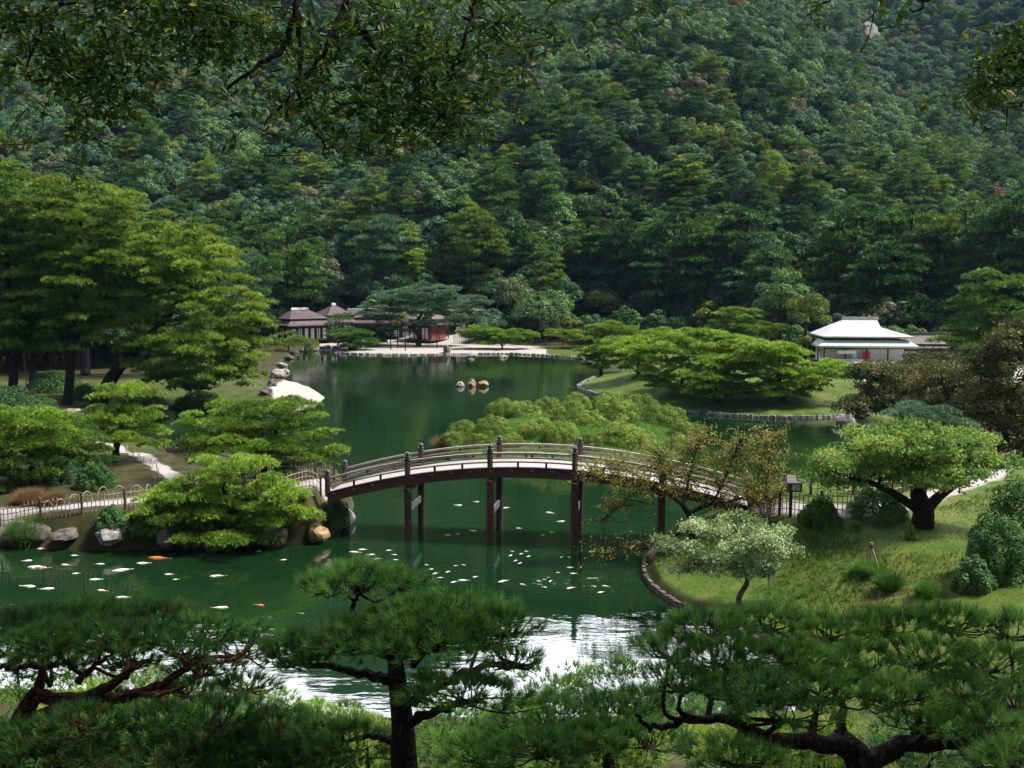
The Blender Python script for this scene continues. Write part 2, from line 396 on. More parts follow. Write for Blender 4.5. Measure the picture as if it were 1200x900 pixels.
def grow(mb, skel, p, rng, n=5, sag=.12):
    """grow a limb to p from the nearest fitting point of the limbs already there; skel: list of (points, radii)"""
    S = np.concatenate([s[0] for s in skel]); Rr = np.concatenate([s[1] for s in skel])
    d = S-p; hd = np.linalg.norm(d[:, :2], axis=1); cost = hd+np.abs(d[:, 2])*.8+1.3*np.clip(d[:, 2]+hd*.25, 0, 99); cost[:3] += 3
    i = int(np.argmin(cost)); a = S[i]; L = np.linalg.norm(p-a)+1e-6; r = min(Rr[i]*.72, .035+.05*L)
    m1 = a+(p-a)*.35+np.array([0, 0, -sag*L*.4])+rng.normal(0, .07*L, 3); m2 = a+(p-a)*.7+np.array([0, 0, -sag*L*.3])+rng.normal(0, .07*L, 3)
    q = spline([a, m1, m2, p], 3); rr = np.linspace(r, max(.012, r*.3), len(q)); mb.tube(q, rr, n); skel.append((q[2:], rr[2:])); return q
def dome(R, Hh, nleaf, L, rng, nl=46):
    """a clipped shrub: small leafy knobs over a dome that reaches the ground"""
    a = np.arange(nl)*2.39996; zc = (np.arange(nl)+.3)/nl; rr = np.sqrt(1-zc**2)
    c = np.stack([rr*np.cos(a), rr*np.sin(a), zc], 1)*.82+rng.normal(0, .085, (nl, 3)); c[:, 2] = np.abs(c[:, 2])
    r = rng.uniform(.2, .3, nl); per = nleaf//nl; out, tt = [], []
    for i in range(nl):
        u = unit(rng.normal(size=(per, 3))); u = u[(u@unit(c[i]+np.array([0, 0, .2]))) > -.3]; p = c[i]+u*r[i]*rng.uniform(.85, 1.05, (len(u), 1))
        out.append(leaves(p*np.array([R, R, Hh]), u+np.array([0, 0, .25])+rng.normal(0, .26, p.shape), L, L*.66, rng)); tt.append(np.clip(.5+rng.uniform(-.22, .22)+rng.normal(0, .16, len(p)), 0, 1))
    return np.concatenate(out), np.concatenate(tt)
def pine(label, trunk_pts, trunk_r, envs, npad, pr, ph, mat, seed, name='pine_tree', cat='pine tree', group=None, dens=70, m=6, L=.28, W=.05,
         spread=.55, sep=.8, vsep=.45, shell=.45, bark='bark', limbs=True, kind='needle', leafW=None, base=None, twigs=0, extra=()):
    rng = np.random.default_rng(seed)
    tp = spline(trunk_pts, 4); tr = np.linspace(trunk_r, trunk_r*.3, len(tp))
    org = np.array(base if base is not None else trunk_pts[0], float)
    root = thing(name, label, cat, org, 0, group)
    C, D = fill(envs, pr, rng, npad, sep, vsep, shell)
    parts = []
    mb = MB(); tr[0] *= 1.35; mb.tube(tp, tr, 9)
    o_ = np.argsort(np.linalg.norm(C-tp[len(tp)//2], axis=1)); C, D = C[o_], D[o_]; skel = [(tp, tr)]
    for pts, a, b_ in extra:
        q = spline(pts, 4); qr = np.linspace(a, b_, len(q)); mb.tube(q, qr, 8); skel.append((q, qr))
    for c, d in zip(C, D):
        R = pr*rng.uniform(.65, 1.25); n = int(dens*R*R*PI*rng.uniform(.8, 1.1))+4
        Q, N = pad_points(c, (R, R*rng.uniform(.75, 1.1)), ph*R/pr*rng.uniform(.7, 1.2), n, rng)
        N = N+np.array([d[0], d[1], 0])*.45
        base_t = .5+rng.uniform(-.27, .27)
        if kind == 'needle':
            V = needles(Q, N, m, L, W, spread, rng); t = np.repeat(base_t+rng.normal(0, .19, n), m)
        else:
            V = np.concatenate([leaves(Q+rng.normal(0, L*.6, (n, 3)), N+rng.normal(0, .5, (n, 3)), L, leafW or L*.55, rng) for _ in range(m)]); t = np.tile(base_t+rng.normal(0, .14, n), m)+rng.normal(0, .05, n*m)
        parts.append((V, np.clip(t, 0, 1)))
        if limbs:
            lp = grow(mb, skel, c-np.array([0, 0, ph*.3]), rng)
            for _ in range(twigs):
                e = Q[rng.integers(n)]; a = lp[-1-rng.integers(3)]
                mb.tube(spline([a, (a+e)/2+rng.normal(0, .08*np.linalg.norm(e-a)+.01, 3), e], 2), np.linspace(.03, .008, 5)*max(.5, trunk_r*4), 4)
    link('crown', cloud_mesh('crown', [(V-org, t) for V, t in parts], M[mat]), root)
    mb.build('trunk', M[bark], root, org, True)
    return root
def lobed(R, Hh, nl, nleaf, L, rng, lobe=(.3, .48), flat=1.0):
    """a broadleaf crown around the origin (base of crown at z=0): leaf clumps over many lobes"""
    d = unit(rng.normal(size=(nl, 3))); d[:, 2] = np.abs(d[:, 2])*1.1-.25
    q = rng.uniform(.35, .85, (nl, 1))
    c = d*q*np.array([R, R, Hh*.5])+np.array([0, 0, Hh*.5]); r = rng.uniform(*lobe, nl)*R
    per = np.maximum(20, (nleaf*r*r/(r*r).sum())).astype(int); out, tt = [], []
    for i in range(nl):
        u = unit(rng.normal(size=(per[i], 3))); u = u[u[:, 2] > -.45]
        p = c[i]+u*r[i]*np.array([1, 1, .8*flat])*rng.uniform(.82, 1.06, (len(u), 1))
        dd = np.linalg.norm((p[:, None]-c[None]), axis=2)/r[None]; dd[:, i] = 9
        keep = dd.min(1) > .78; p, u = p[keep], u[keep]
        out.append(leaves(p, u+np.array([0, 0, .2])+rng.normal(0, .24, p.shape), L, L*.7, rng)); tt.append(np.clip(.5+rng.uniform(-.3, .3)+rng.normal(0, .2, len(p)), 0, 1))
    return np.concatenate(out), np.concatenate(tt)
def tiered(R, Hh, npad, dens, L, W, m, rng, cone=.0, pr=.35):
    """a wild pine crown: sprays in rough tiers round the stem"""
    parts, ts = [], []
    for i in range(npad):
        f = rng.uniform(0, 1) if cone < .5 else (i+.5)/npad; f = f**.8; z = Hh*f
        rr = R*(1-f*cone) if cone > .5 else R*math.sqrt(max(.08, 1-((f-.42)/.62)**2))
        a = i*2.4+rng.uniform(-.5, .5); q = rng.uniform(.25, 1)**.7
        c = np.array([math.cos(a)*rr*q, math.sin(a)*rr*q, z-q*q*Hh*.06]); pR = R*pr*rng.uniform(.5, 1.3)
        n = int(dens*pR*pR*PI)+6
        Q, N = pad_points(c, pR, pR*.24, n, rng); N += np.array([c[0], c[1], 0])/R*.5
        parts.append(needles(Q, N, m, L, W, .6, rng)); ts.append(np.repeat(np.clip(.5+rng.uniform(-.25, .25)+rng.normal(0, .2, n), 0, 1), m))
    return np.concatenate(parts), np.concatenate(ts)
def bush(label, c, R, Hh, mat, seed, nleaf=2500, L=.09, name='shrub', cat='shrub', group=None, nl=16, stem=True):
    rng = np.random.default_rng(seed); c = np.asarray(c, float)
    root = thing(name, label, cat, c, 0, group)
    V, t = dome(R, Hh, nleaf, L, rng); link('foliage', cloud_mesh('foliage', [(V, t)], M[mat]), root)
    if stem:
        mb = MB()
        for k in range(4):
            a = rng.uniform(0, 6.28); mb.tube(spline([(0, 0, -.15), (math.cos(a)*R*.2, math.sin(a)*R*.2, Hh*.3), (math.cos(a)*R*.5, math.sin(a)*R*.5, Hh*.6)], 3), np.linspace(.05, .02, 7)*max(.5, R), 5)
        mb.build('stem', M['bark'], root, (0, 0, 0), True)
    return root
EXPOSURE = 1.05
HAZE = 0.00005
# ------------------------------------------------------------------ ground sheet
def gpath(pts): return [gp(a, b)[:2] for a, b in pts]
PATHS = [(gpath([(384,576),(330,576),(262,577),(205,581),(150,587),(80,594),(10,602),(-60,610)]), .72),
         (gpath([(262,572),(205,560),(188,548),(165,534),(135,522),(95,516),(40,514)]), .62),
         (gpath([(880,586),(910,596),(960,600),(1010,600),(1060,592),(1110,576),(1160,558),(1230,535)]), .72)]
SAND = [gpoly([(352,411),(372,412),(420,416),(480,417),(560,416),(640,417),(640,409),(600,406),(560,403),(500,400),(440,401),(400,404),(365,405)]),
        gpoly([(322,474),(350,478),(374,472),(381,466),(367,457),(350,451),(333,448),(326,455),(318,464)]),
        gpoly([(1000,432),(1050,430),(1110,436),(1150,446),(1230,450),(1230,470),(1120,474),(1060,478),(1010,470),(1000,450)])]
def build_ground():
    A = np.radians(np.concatenate([np.linspace(-180,-76,40)[:-1], np.linspace(-76,-31,60)[:-1], np.linspace(-31,31,620), np.linspace(31,76,60)[1:], np.linspace(76,180,40)[1:-1]]))
    Rr = np.concatenate([np.geomspace(.4, 30, 150)[:-1], np.geomspace(30, 230, 420)[:-1], np.geomspace(230, 1700, 130)])
    a, r = np.meshgrid(A, Rr); x = (np.sin(a)*r).ravel(); y = (np.cos(a)*r).ravel()
    z, s1, s2 = H(x, y, True)
    z = np.where(y > 700, np.maximum(z, -20), z)
    nr, na = len(Rr), len(A)
    i = np.arange(nr-1)[:, None]*na; j = np.arange(na)[None]; k = (j+1) % na
    q = np.stack([i+j, i+k, i+na+k, i+na+j], -1).reshape(-1)[:]
    q = q.reshape(-1, 4)[:, ::-1].reshape(-1)
    path = np.zeros(len(x)); sand = np.zeros(len(x)); grass = np.zeros(len(x))
    jit = .3*(vnoise(x*1.3, y*1.3, 11)-.5)
    for pl, w in PATHS:
        d = np.full(len(x), 1e9)
        for (ax, ay), (bx, by) in zip(pl[:-1], pl[1:]):
            t = np.clip(((x-ax)*(bx-ax)+(y-ay)*(by-ay))/((bx-ax)**2+(by-ay)**2), 0, 1)
            d = np.minimum(d, np.hypot(x-ax-t*(bx-ax), y-ay-t*(by-ay)))
        path = np.maximum(path, sm((w+jit-d)/.25))
    for pg in SAND: sand = np.maximum(sand, sm((sd_poly(x, y, pg)+jit+.25)/.4))
    grass = np.maximum(grass, sm((x-4)/2)*sm((y-26)/3)*sm((62-y)/4)*sm((s1-.2)/.6))
    grass = np.maximum(grass, sm((x-4)/3)*sm((y-84)/3)*sm((142-y)/6)*sm((s1)/.3)*sm((62-x)/6))
    grass = np.maximum(grass, sm(s2/.4))
    grass = np.maximum(grass, sm((-16-x)/4)*sm((y-66)/4)*sm((130-y)/10)*sm(s1/.4)*.42)
    grass = np.maximum(grass, sm((x-3)/3)*sm((y-150)/5)*sm((195-y)/6)*sm((s1)/.3)*sm((40-x)/6)*.8)
    g = link('ground', np_mesh('ground', np.stack([x, y, z], 1), q, np.full(len(q)//4, 4), None, smooth=True, attrs={'path': path, 'sand': sand, 'grass': grass}))
    tag(g, 'earth banks, lawns and wooded hillside round the pond', kind='structure')
    T = NT('earth_grass_and_gravel')
    at = lambda n: T.n('ShaderNodeAttribute', attribute_name=n).outputs['Fac']
    n1 = T.noise(.9, 8, .65); n2 = T.noise(14, 6, .7); n3 = T.noise(.16, 4, .6)
    soil = T.ramp(n1.outputs['Fac'], [(.3, (.018,.016,.008)), (.5, (.035,.036,.013)), (.7, (.06,.055,.022))])
    gr = T.ramp(n1.outputs['Fac'], [(.25, (.022,.05,.008)), (.42, (.05,.085,.014)), (.58, (.095,.115,.026)), (.75, (.13,.10,.038))])
    gr2 = T.ramp(n3.outputs['Fac'], [(.35, (.7,.95,.6)), (.65, (1.15,1.05,1.0))])
    grc = T.mix(1.0, gr.outputs[0], gr2.outputs[0], 'MULTIPLY')
    grc = T.mix(.35, grc, T.ramp(n2.outputs['Fac'], [(.3, (.3,.3,.3)), (.7, (1,1,1))]).outputs[0], 'MULTIPLY')
    sa = T.ramp(n2.outputs['Fac'], [(.3, (.19,.165,.15)), (.55, (.34,.31,.285)), (.7, (.46,.42,.39))])
    vo = T.n('ShaderNodeTexVoronoi', feature='DISTANCE_TO_EDGE'); vo.inputs['Scale'].default_value = 2.2
    T.l(T.n('ShaderNodeTexCoord').outputs['Object'], vo.inputs['Vector'])
    pa = T.mix(.5, T.ramp(n2.outputs['Fac'], [(.3, (.22,.19,.19)), (.7, (.40,.37,.37))]).outputs[0], T.ramp(vo.outputs['Distance'], [(.0, (.35,.33,.33)), (.08, (1,1,1))]).outputs[0], 'MULTIPLY')
    c = T.mix(at('grass'), soil.outputs[0], grc); c = T.mix(at('sand'), c, sa.outputs[0]); c = T.mix(at('path'), c, pa)
    T.bsdf(c, .9, .1, n2.outputs['Fac'], .5, .05); g.data.materials.append(T.m)
build_ground()

# ------------------------------------------------------------------ water
def build_water():
    me = np_mesh('pond_water', [(-75,22,0),(75,22,0),(75,215,0),(-75,215,0)], [0,1,2,3], [4], None)
    w = link('pond_water', me); tag(w, 'still dark green pond water', kind='structure')
    T = NT('green_pond_water'); tc = T.n('ShaderNodeTexCoord')
    mp = T.n('ShaderNodeMapping'); mp.inputs['Scale'].default_value = (.55, 1.5, 1); mp.inputs['Rotation'].default_value = (0, 0, .15); T.l(tc.outputs['Object'], mp.inputs[0])
    a = T.noise(1.3, 3, .55, vec=mp.outputs[0]); b = T.noise(.35, 2, .5, vec=mp.outputs[0]); c = T.noise(.07, 3, .5)
    # breeze lanes: some water is nearly glassy, some rippled
    amp = T.ramp(c.outputs['Fac'], [(.40, (.35,.35,.35)), (.62, (1,1,1))])
    hgt = T.math('ADD', T.math('MULTIPLY', a.outputs['Fac'], .6), b.outputs['Fac'])
    hgt = T.math('MULTIPLY', hgt, amp.outputs[0])
    col = T.ramp(c.outputs['Fac'], [(.3, (.003,.014,.005)), (.7, (.006,.021,.007))])
    p = T.bsdf(col.outputs[0], .035, .5, hgt, .55, .045); p.inputs['IOR'].default_value = 1.55
    me.materials.append(T.m)
build_water()

# ------------------------------------------------------------------ sky and sun
SUN_EL, SUN_AZ = math.radians(56), math.radians(90)      # azimuth clockwise from the view direction
def build_light():
    w = bpy.data.worlds.new('World'); sc.world = w; w.use_nodes = True; t = w.node_tree; t.nodes.clear()
    out = t.nodes.new('ShaderNodeOutputWorld'); bg = t.nodes.new('ShaderNodeBackground'); bg.inputs['Strength'].default_value = 0.06
    sky = t.nodes.new('ShaderNodeTexSky'); sky.sky_type = 'NISHITA'; sky.sun_disc = False; sky.sun_elevation = SUN_EL; sky.sun_rotation = SUN_AZ
    tc = t.nodes.new('ShaderNodeTexCoord'); nz = t.nodes.new('ShaderNodeTexNoise'); nz.inputs['Scale'].default_value = 2.2; nz.inputs['Detail'].default_value = 6
    t.links.new(tc.outputs['Generated'], nz.inputs['Vector'])
    r = t.nodes.new('ShaderNodeValToRGB'); r.color_ramp.elements[0].position = .3; r.color_ramp.elements[1].position = .6
    r.color_ramp.elements[0].color = (.15,.15,.15,1); r.color_ramp.elements[1].color = (.6,.6,.6,1)
    t.links.new(nz.outputs['Fac'], r.inputs[0])
    mx = t.nodes.new('ShaderNodeMix'); mx.data_type = 'RGBA'; mx.inputs[7].default_value = (4.5, 4.6, 4.9, 1)
    t.links.new(r.outputs[0], mx.inputs[0]); t.links.new(sky.outputs[0], mx.inputs[6])
    # a bright bank of cloud low over the mountain
    sp = t.nodes.new('ShaderNodeSeparateXYZ'); t.links.new(tc.outputs['Generated'], sp.inputs[0])
    def mrange(sock, a, b, c, d):
        m = t.nodes.new('ShaderNodeMapRange'); m.interpolation_type = 'SMOOTHSTEP'; t.links.new(sock, m.inputs[0])
        for i, v in enumerate((a, b, c, d)): m.inputs[i+1].default_value = v
        return m.outputs[0]
    def mul(a, b):
        m = t.nodes.new('ShaderNodeMath'); m.operation = 'MULTIPLY'; t.links.new(a, m.inputs[0]); t.links.new(b, m.inputs[1]); return m.outputs[0]
    bank = mul(mrange(sp.outputs[1], .35, .85, 0, 1), mrange(sp.outputs[2], .45, .75, 1, 0))
    m2 = t.nodes.new('ShaderNodeMix'); m2.data_type = 'RGBA'; m2.inputs[7].default_value = (70, 72, 77, 1)
    t.links.new(bank, m2.inputs[0]); t.links.new(mx.outputs[2], m2.inputs[6])
    t.links.new(m2.outputs[2], bg.inputs['Color']); t.links.new(bg.outputs[0], out.inputs[0])
    ld = bpy.data.lights.new('sun', 'SUN'); ld.energy = 5.0; ld.angle = math.radians(12); ld.color = (1, .95, .86)
    lo = bpy.data.objects.new('sun', ld); COL.objects.link(lo)
    d = Vector((math.sin(SUN_AZ)*math.cos(SUN_EL), math.cos(SUN_AZ)*math.cos(SUN_EL), math.sin(SUN_EL)))
    lo.rotation_euler = d.to_track_quat('Z', 'Y').to_euler(); lo.location = (60, 40, 120)
build_light()
sc.view_settings.view_transform = 'Standard'; sc.view_settings.look = 'None'; sc.view_settings.gamma = 1; sc.view_settings.use_curve_mapping = False
sc.view_settings.exposure = EXPOSURE
sc.render.engine = 'CYCLES'
cy = sc.cycles; cy.max_bounces = 6; cy.diffuse_bounces = 3; cy.glossy_bounces = 3; cy.transmission_bounces = 3; cy.volume_bounces = 0; cy.transparent_max_bounces = 6
cy.caustics_reflective = False; cy.caustics_refractive = False
cy.use_denoising = True
def build_haze():
    mb = MB(); mb.box((0, 420, 163), (1400, 940, 336))
    o = mb.build('haze', None); tag(o, 'thin bluish air over the pond and mountain', kind='stuff'); o.display_type = 'WIRE'
    T = NT('thin_blue_air'); v = T.n('ShaderNodeVolumePrincipled'); v.inputs['Color'].default_value = (.36, .62, 1, 1); v.inputs['Density'].default_value = HAZE
    v.inputs['Anisotropy'].default_value = .2
    T.l(v.outputs[0], T.out.inputs['Volume']); o.data.materials.append(T.m)
if HAZE > 0: build_haze()

# ------------------------------------------------------------------ arched bridge
def build_bridge():
    A = P(384, 577, 49.4); B = P(880, 585, 46.1)
    A2, B2 = A[:2], B[:2]; c = (A2+B2)/2; d = B2-A2; L = float(np.linalg.norm(d)); ang = math.atan2(d[1], d[0])
    root = thing('footbridge', 'arched red-brown timber footbridge with pale deck and black-capped posts crossing the pond', 'bridge', (c[0], c[1], 0), ang)
    W = 2.75
    def zz(s): return 2.28+1.60*(1-(2*s/L)**2)
    S = np.linspace(-L/2, L/2, 41)
    def strip(y0, y1, z0, z1, ext=0.0):
        s = np.linspace(-L/2-ext, L/2+ext, 45); v = []; f = []
        for q in s: v += [(q, y0, zz(q)+z0), (q, y1, zz(q)+z0), (q, y1, zz(q)+z1), (q, y0, zz(q)+z1)]
        for i in range(len(s)-1):
            a = i*4; b = a+4
            for k in range(4): f.append((a+k, b+k, b+(k+1) % 4, a+(k+1) % 4))
        f += [(3, 2, 1, 0), tuple((len(s)-1)*4+k for k in range(4))]
        return MB().add(v, f)
    dk = MB()
    n = int(L/.24)
    for i in range(n):
        s = -L/2+(i+.5)*L/n; sl = math.atan2(zz(s+.05)-zz(s-.05), .1)
        R = np.array([[math.cos(sl), 0, -math.sin(sl)], [0, 1, 0], [math.sin(sl), 0, math.cos(sl)]])
        dk.box((s, W/2, zz(s)-.05+.008*math.sin(i*12.9)), (L/n*.95, W-.05, .09), rot=R)
    dk.build('deck', M['deck'], root)
    for y0, nm in ((-.06, 'girder'), (W-.16, 'girder')):
        strip(y0, y0+.22, -.52, -.12).build(nm, M['redwood'], root)
    strip(W/2-.12, W/2+.12, -.58, -.13).build('girder', M['darkwood'], root)
    for y0 in (-.13, W-.1):
        strip(y0, y0+.23, -.12, .02).build('edge_beam', M['darkwood'], root)
    j = MB()
    for i in range(21):
        s = -L/2+.4+i*(L-.8)/20; j.box((s, W/2, zz(s)-.2), (.16, W+.5, .14))
    j.build('cross_joists', M['darkwood'], root)
    posts = [(-.5+k/5.)*L for k in range(6)]
    for yy in (0.0, W):
        for s in posts:
            z = zz(s); m = MB(); m.lathe((s, yy, z-.2), [(.14, 0), (.14, .9)], 14); m.lathe((s, yy, z+.7), [(.13, 0), (.13, .02)], 14)
            po = m.build('railing_post', M['redwood'], root, smooth=False)
            k = MB(); k.lathe((s, yy, z+.70), [(.155, 0), (.155, .16), (.14, .17), (.145, .2), (.145, .26), (.09, .28), (.09, .315), (.14, .345), (.15, .39), (.12, .44), (.045, .475), (.012, .51)], 14)
            k.build('cap', M['blackmetal'], po, smooth=False)
        def rail(z0, hw, hh, nm):
            strip(yy-hw, yy+hw, z0-hh, z0+hh).build(nm, M['railwood'], root)
        rail(.70, .065, .05, 'top_rail'); rail(.47, .04, .035, 'middle_rail'); rail(.27, .04, .035, 'lower_rail')
        for k in range(5):
            for q in (1/3., 2/3.):
                s = posts[k]+(posts[k+1]-posts[k])*q
                MB().box((s, yy, zz(s)+.15), (.1, .09, .30)).build('short_strut', M['darkwood'], root)
            s = posts[k]+(posts[k+1]-posts[k])*.5
            MB().box((s, yy, zz(s)+.58), (.09, .07, .22)).build('rail_block', M['darkwood'], root)
    for k in (1, 2, 3, 4):
        s = posts[k]
        for yy in (.02, W-.02):
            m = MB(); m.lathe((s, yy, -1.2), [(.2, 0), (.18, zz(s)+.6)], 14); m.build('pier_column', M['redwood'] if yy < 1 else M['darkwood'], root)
        MB().box((s, W/2, zz(s)-.72), (.26, W+.7, .22)).build('pier_cap_beam', M['darkwood'], root)
        MB().box((s, W/2, 1.45+.1*k % .2), (.09, W-.3, .34)).build('tie_board', M['palewood'], root)  # pale material stands in for the light falling on the tie boards
build_bridge()

def rock(c, r, mat, label, seed, cat='rock', name='boulder', group=None, sq=(1, 1, .7)):
    rng = np.random.default_rng(seed); import bmesh
    bm = bmesh.new(); bmesh.ops.create_icosphere(bm, subdivisions=3, radius=1)
    off = Vector(rng.uniform(-50, 50, 3))
    pl = [Vector(unit(rng.normal(size=3))) for _ in range(9)]; pd = rng.uniform(.62, .92, 9)
    for v in bm.verts:
        p = v.co.copy()
        for n_, d_ in zip(pl, pd):
            e = p.dot(n_)-d_
            if e > 0: p -= n_*e*.85
        v.co = p*(1+.18*mnoise.noise(p*1.7+off)+.07*mnoise.noise(p*5+off))
        v.co.x *= r*sq[0]; v.co.y *= r*sq[1]; v.co.z *= r*sq[2]
    me = bpy.data.meshes.new(name); bm.to_mesh(me); bm.free(); me.materials.append(M[mat])
    o = link(name, me, None, c); o.rotation_euler.z = rng.uniform(0, 6.28); return tag(o, label, cat, group)
def prock(px, py, wpx, mat, label, seed, group=None, sq=(1, 1, .7), sink=.15, name='boulder'):
    g = gp(px, py); r = wpx/2*g[1]/F_PX
    return rock(g+np.array([0, 0, r*sq[2]*.5-sink*r]), r*1.1, mat, label, seed, group=group, sq=sq, name=name)
prock(540,453,11,'rock','pale grey rock at the left of three rocks standing in open water',1, sq=(1,.9,.8))
prock(553,453,11,'ochrerock','upright ochre rock between two others in open water',2, sq=(.8,.8,1.15))
prock(566,453,13,'ochrerock','rounded tan rock at the right of three rocks standing in open water',3, sq=(1,.9,.8))
prock(132,634,46,'rock','pale weathered boulder at the water edge below the left bamboo fence',4, sq=(1,.7,.55))
prock(80,631,40,'darkrock','long low purplish stone at the water edge left of the pale boulder',5, sq=(1.1,.7,.4))
prock(372,628,36,'ochrerock','rusty boulder on the bank under the bridge foot',6, sq=(.8,.7,.6))
prock(405,612,26,'rock','pale small rock beside the left bridge foot at the water',7, sq=(.9,.7,.8))
prock(35,628,50,'darkrock','dark boulder in the shade at the far left water edge',8, sq=(1.1,.7,.6))
prock(200,634,44,'darkrock','dark mossy boulder under the spreading bank pine',9, sq=(1,.7,.6))
prock(262,636,48,'darkrock','flat dark boulder at the water line right of the mossy one',10, sq=(1.1,.7,.5))
prock(322,634,42,'darkrock','dark boulder between the bank pine and the rusty boulder',11, sq=(1,.7,.7))
for i, (a, b, w) in enumerate([(326,443,22),(319,452,16),(330,430,14),(338,421,12),(334,437,12),(311,462,18),(345,414,10)]):
    prock(a, b, w, 'rock' if i % 2 == 0 else 'darkrock', 'weathered rock in the row along the shore between sandbar and teahouse', 20+i, 'shore rocks by the sandbar', (1, .8, .7))
prock(85,487,22,'rock','pale stone on the grass at the foot of the leaning pine',30)
for i, (a, b, w) in enumerate([(382,409,13),(393,410,10),(402,408,14),(412,409,9),(373,411,10)]):
    prock(a, b, w, 'rock', 'pale rock in the cluster at the water in front of the teahouse', 40+i, 'rocks before the teahouse', (1.1, .8, .6))
prock(421,408,16,'rock','light boulder leaning against a dark one on the white beach',50, sq=(1,.8,.8))
prock(434,407,16,'darkrock','squat dark boulder on the white beach',51, sq=(1.1,.8,.8))
prock(524,414,10,'rock','upright pale rock at the beach edge beneath the old pine',52, sq=(.8,.8,1.3))
prock(552,418,9,'rock','small rock in the shallows off the white beach',53)
prock(590,419,16,'rock','low flat rock in the shallows at the right end of the beach',54, sq=(1.3,.7,.4))
prock(990,497,26,'rock','big pale boulder at the right end of the stone-edged point',55, sq=(1.1,.8,.7))
prock(1012,488,16,'darkrock','dark rock just behind the big pale boulder on the point',56)
def outcrop(px, py, wpx, label, seed):
    g = gp(px, py); r = wpx/2*g[1]/F_PX; rock(g+np.array([0, -3, 4.]), r*1.25, 'rock', label, seed, 'outcrop', 'rock_outcrop', None, (1, .6, 1.1))
outcrop(1016, 54, 26, 'bare grey cliff outcrop high on the wooded mountain', 61)
outcrop(970, 20, 11, 'small bare rock patch at the top of the mountain', 62)

# stone edgings
def edging(label, pts, size, hgt, seed, z0=-.12, mat='rock'):
    rng = np.random.default_rng(seed); q = gpoly(pts); mb = MB()
    q = spline(np.column_stack([q, np.zeros(len(q))]), 12); s = np.r_[0, np.cumsum(np.linalg.norm(np.diff(q, axis=0), axis=1))]
    t = 0
    while t < s[-1]:
        w = size*rng.uniform(.65, 1.4); p = [np.interp(t+w/2, s, q[:, k]) for k in range(2)]; e = [np.interp(min(t+w, s[-1]), s, q[:, k])-np.interp(t, s, q[:, k]) for k in range(2)]
        mb.box((p[0], p[1], z0+hgt*.5+rng.uniform(-.03, .05)), (w*.94, size*rng.uniform(.6, .95), hgt*rng.uniform(.85, 1.15)), math.atan2(e[1], e[0])+rng.normal(0, .08), taper=rng.uniform(.7, .9)); t += w
    c = q[len(q)//2]; mb_o = thing('stone_edging', label, 'stone edging', (c[0], c[1], 0))
    mb.build('stone_row', M[mat], mb_o, (c[0], c[1], 0), bevel=.03)
edging('row of pale stones edging the grassy pine point', [(697,443),(684,449),(678,455),(700,463),(760,476),(820,485),(900,490),(960,490),(984,488)], .5, .40, 5)
edging('cobble edging round the tip of the right lawn', [(800,626),(766,648),(754,668),(765,690),(798,713),(838,730),(885,754)], .27, .36, 6, mat='darkrock')
edging('low stone edging along the right end of the white beach', [(560,415),(600,415),(640,417),(675,420),(697,427)], .9, .35, 7)
edging('straight stone kerb at the front of the white beach', [(378,412),(420,415),(480,416),(555,415)], 1.3, .35, 8)

# ------------------------------------------------------------------ fences
def fence(label, pts, h, sp, post, rails=(.3, .62, .9), mat='bamboo', pm='darkbamboo', pw=.022):
    g = np.array([gp(a, b) for a, b in pts]); g[:, 2] = 0
    s = np.r_[0, np.cumsum(np.linalg.norm(np.diff(g, axis=0), axis=1))]; L = s[-1]
    at = lambda t: np.array([np.interp(t, s, g[:, k]) for k in range(2)])
    o0 = at(0); org = np.array([o0[0], o0[1], hz(*o0)])
    root = thing('bamboo_fence', label, 'fence', org); mb = MB(); n = int(L/sp)+1
    T = [at(i*L/n) for i in range(n+1)]; Z = H(np.array([t[0] for t in T]), np.array([t[1] for t in T]))
    for i, t in enumerate(T):
        hh = h*(1.0+.06*math.sin(i*7.3)); mb.tube([(t[0], t[1], Z[i]-.05), (t[0], t[1], Z[i]+hh)], pw, 5)
    for r in rails:
        for i in range(n): mb.beam((*T[i], Z[i]+h*r), (*T[i+1], Z[i+1]+h*r), .035, .035)
    mb.build('lattice', M[mat], root, org)
    m = max(1, int(round(L/post)))
    for i in range(m+1):
        t = at(i*L/m); z = hz(*t); k = MB(); k.lathe((t[0], t[1], z-.2), [(.06, 0), (.06, h*1.12+.2), (.03, h*1.14+.2)], 8); k.build('post', M[pm], root, org)
    return root
fence('low bamboo lattice fence on the left bank along the water beside the pale path', [(0,617),(30,613),(80,606),(125,600),(165,595),(215,590),(275,585),(330,583),(376,582)], .95, .21, 2.1)
fence('bamboo fence behind the path from the bridge foot to the big left pines', [(392,564),(365,561),(330,562),(285,556),(245,546),(215,534),(190,524),(165,514),(135,507),(100,501),(62,498)], .95, .3, 2.2, mat='darkbamboo')
fence('bamboo lattice fence beside the path right of the bridge', [(878,600),(900,604),(940,606),(990,606),(1010,604)], 1.0, .21, 2.0)
fence('bamboo fence behind the path under the pale green tree', [(950,580),(990,583),(1040,579),(1085,571),(1130,562),(1175,548),(1215,536)], 1.0, .3, 2.2)
fence('short dark fence along the far bank right of the beach', [(618,405),(660,406),(700,407)], 1.3, .5, 4, mat='darkbamboo', pw=.05)
fence('pale rail fence behind the white beach near the old pine', [(532,402),(560,404),(575,404)], 1.6, .5, 3, mat='bamboo', pw=.05)
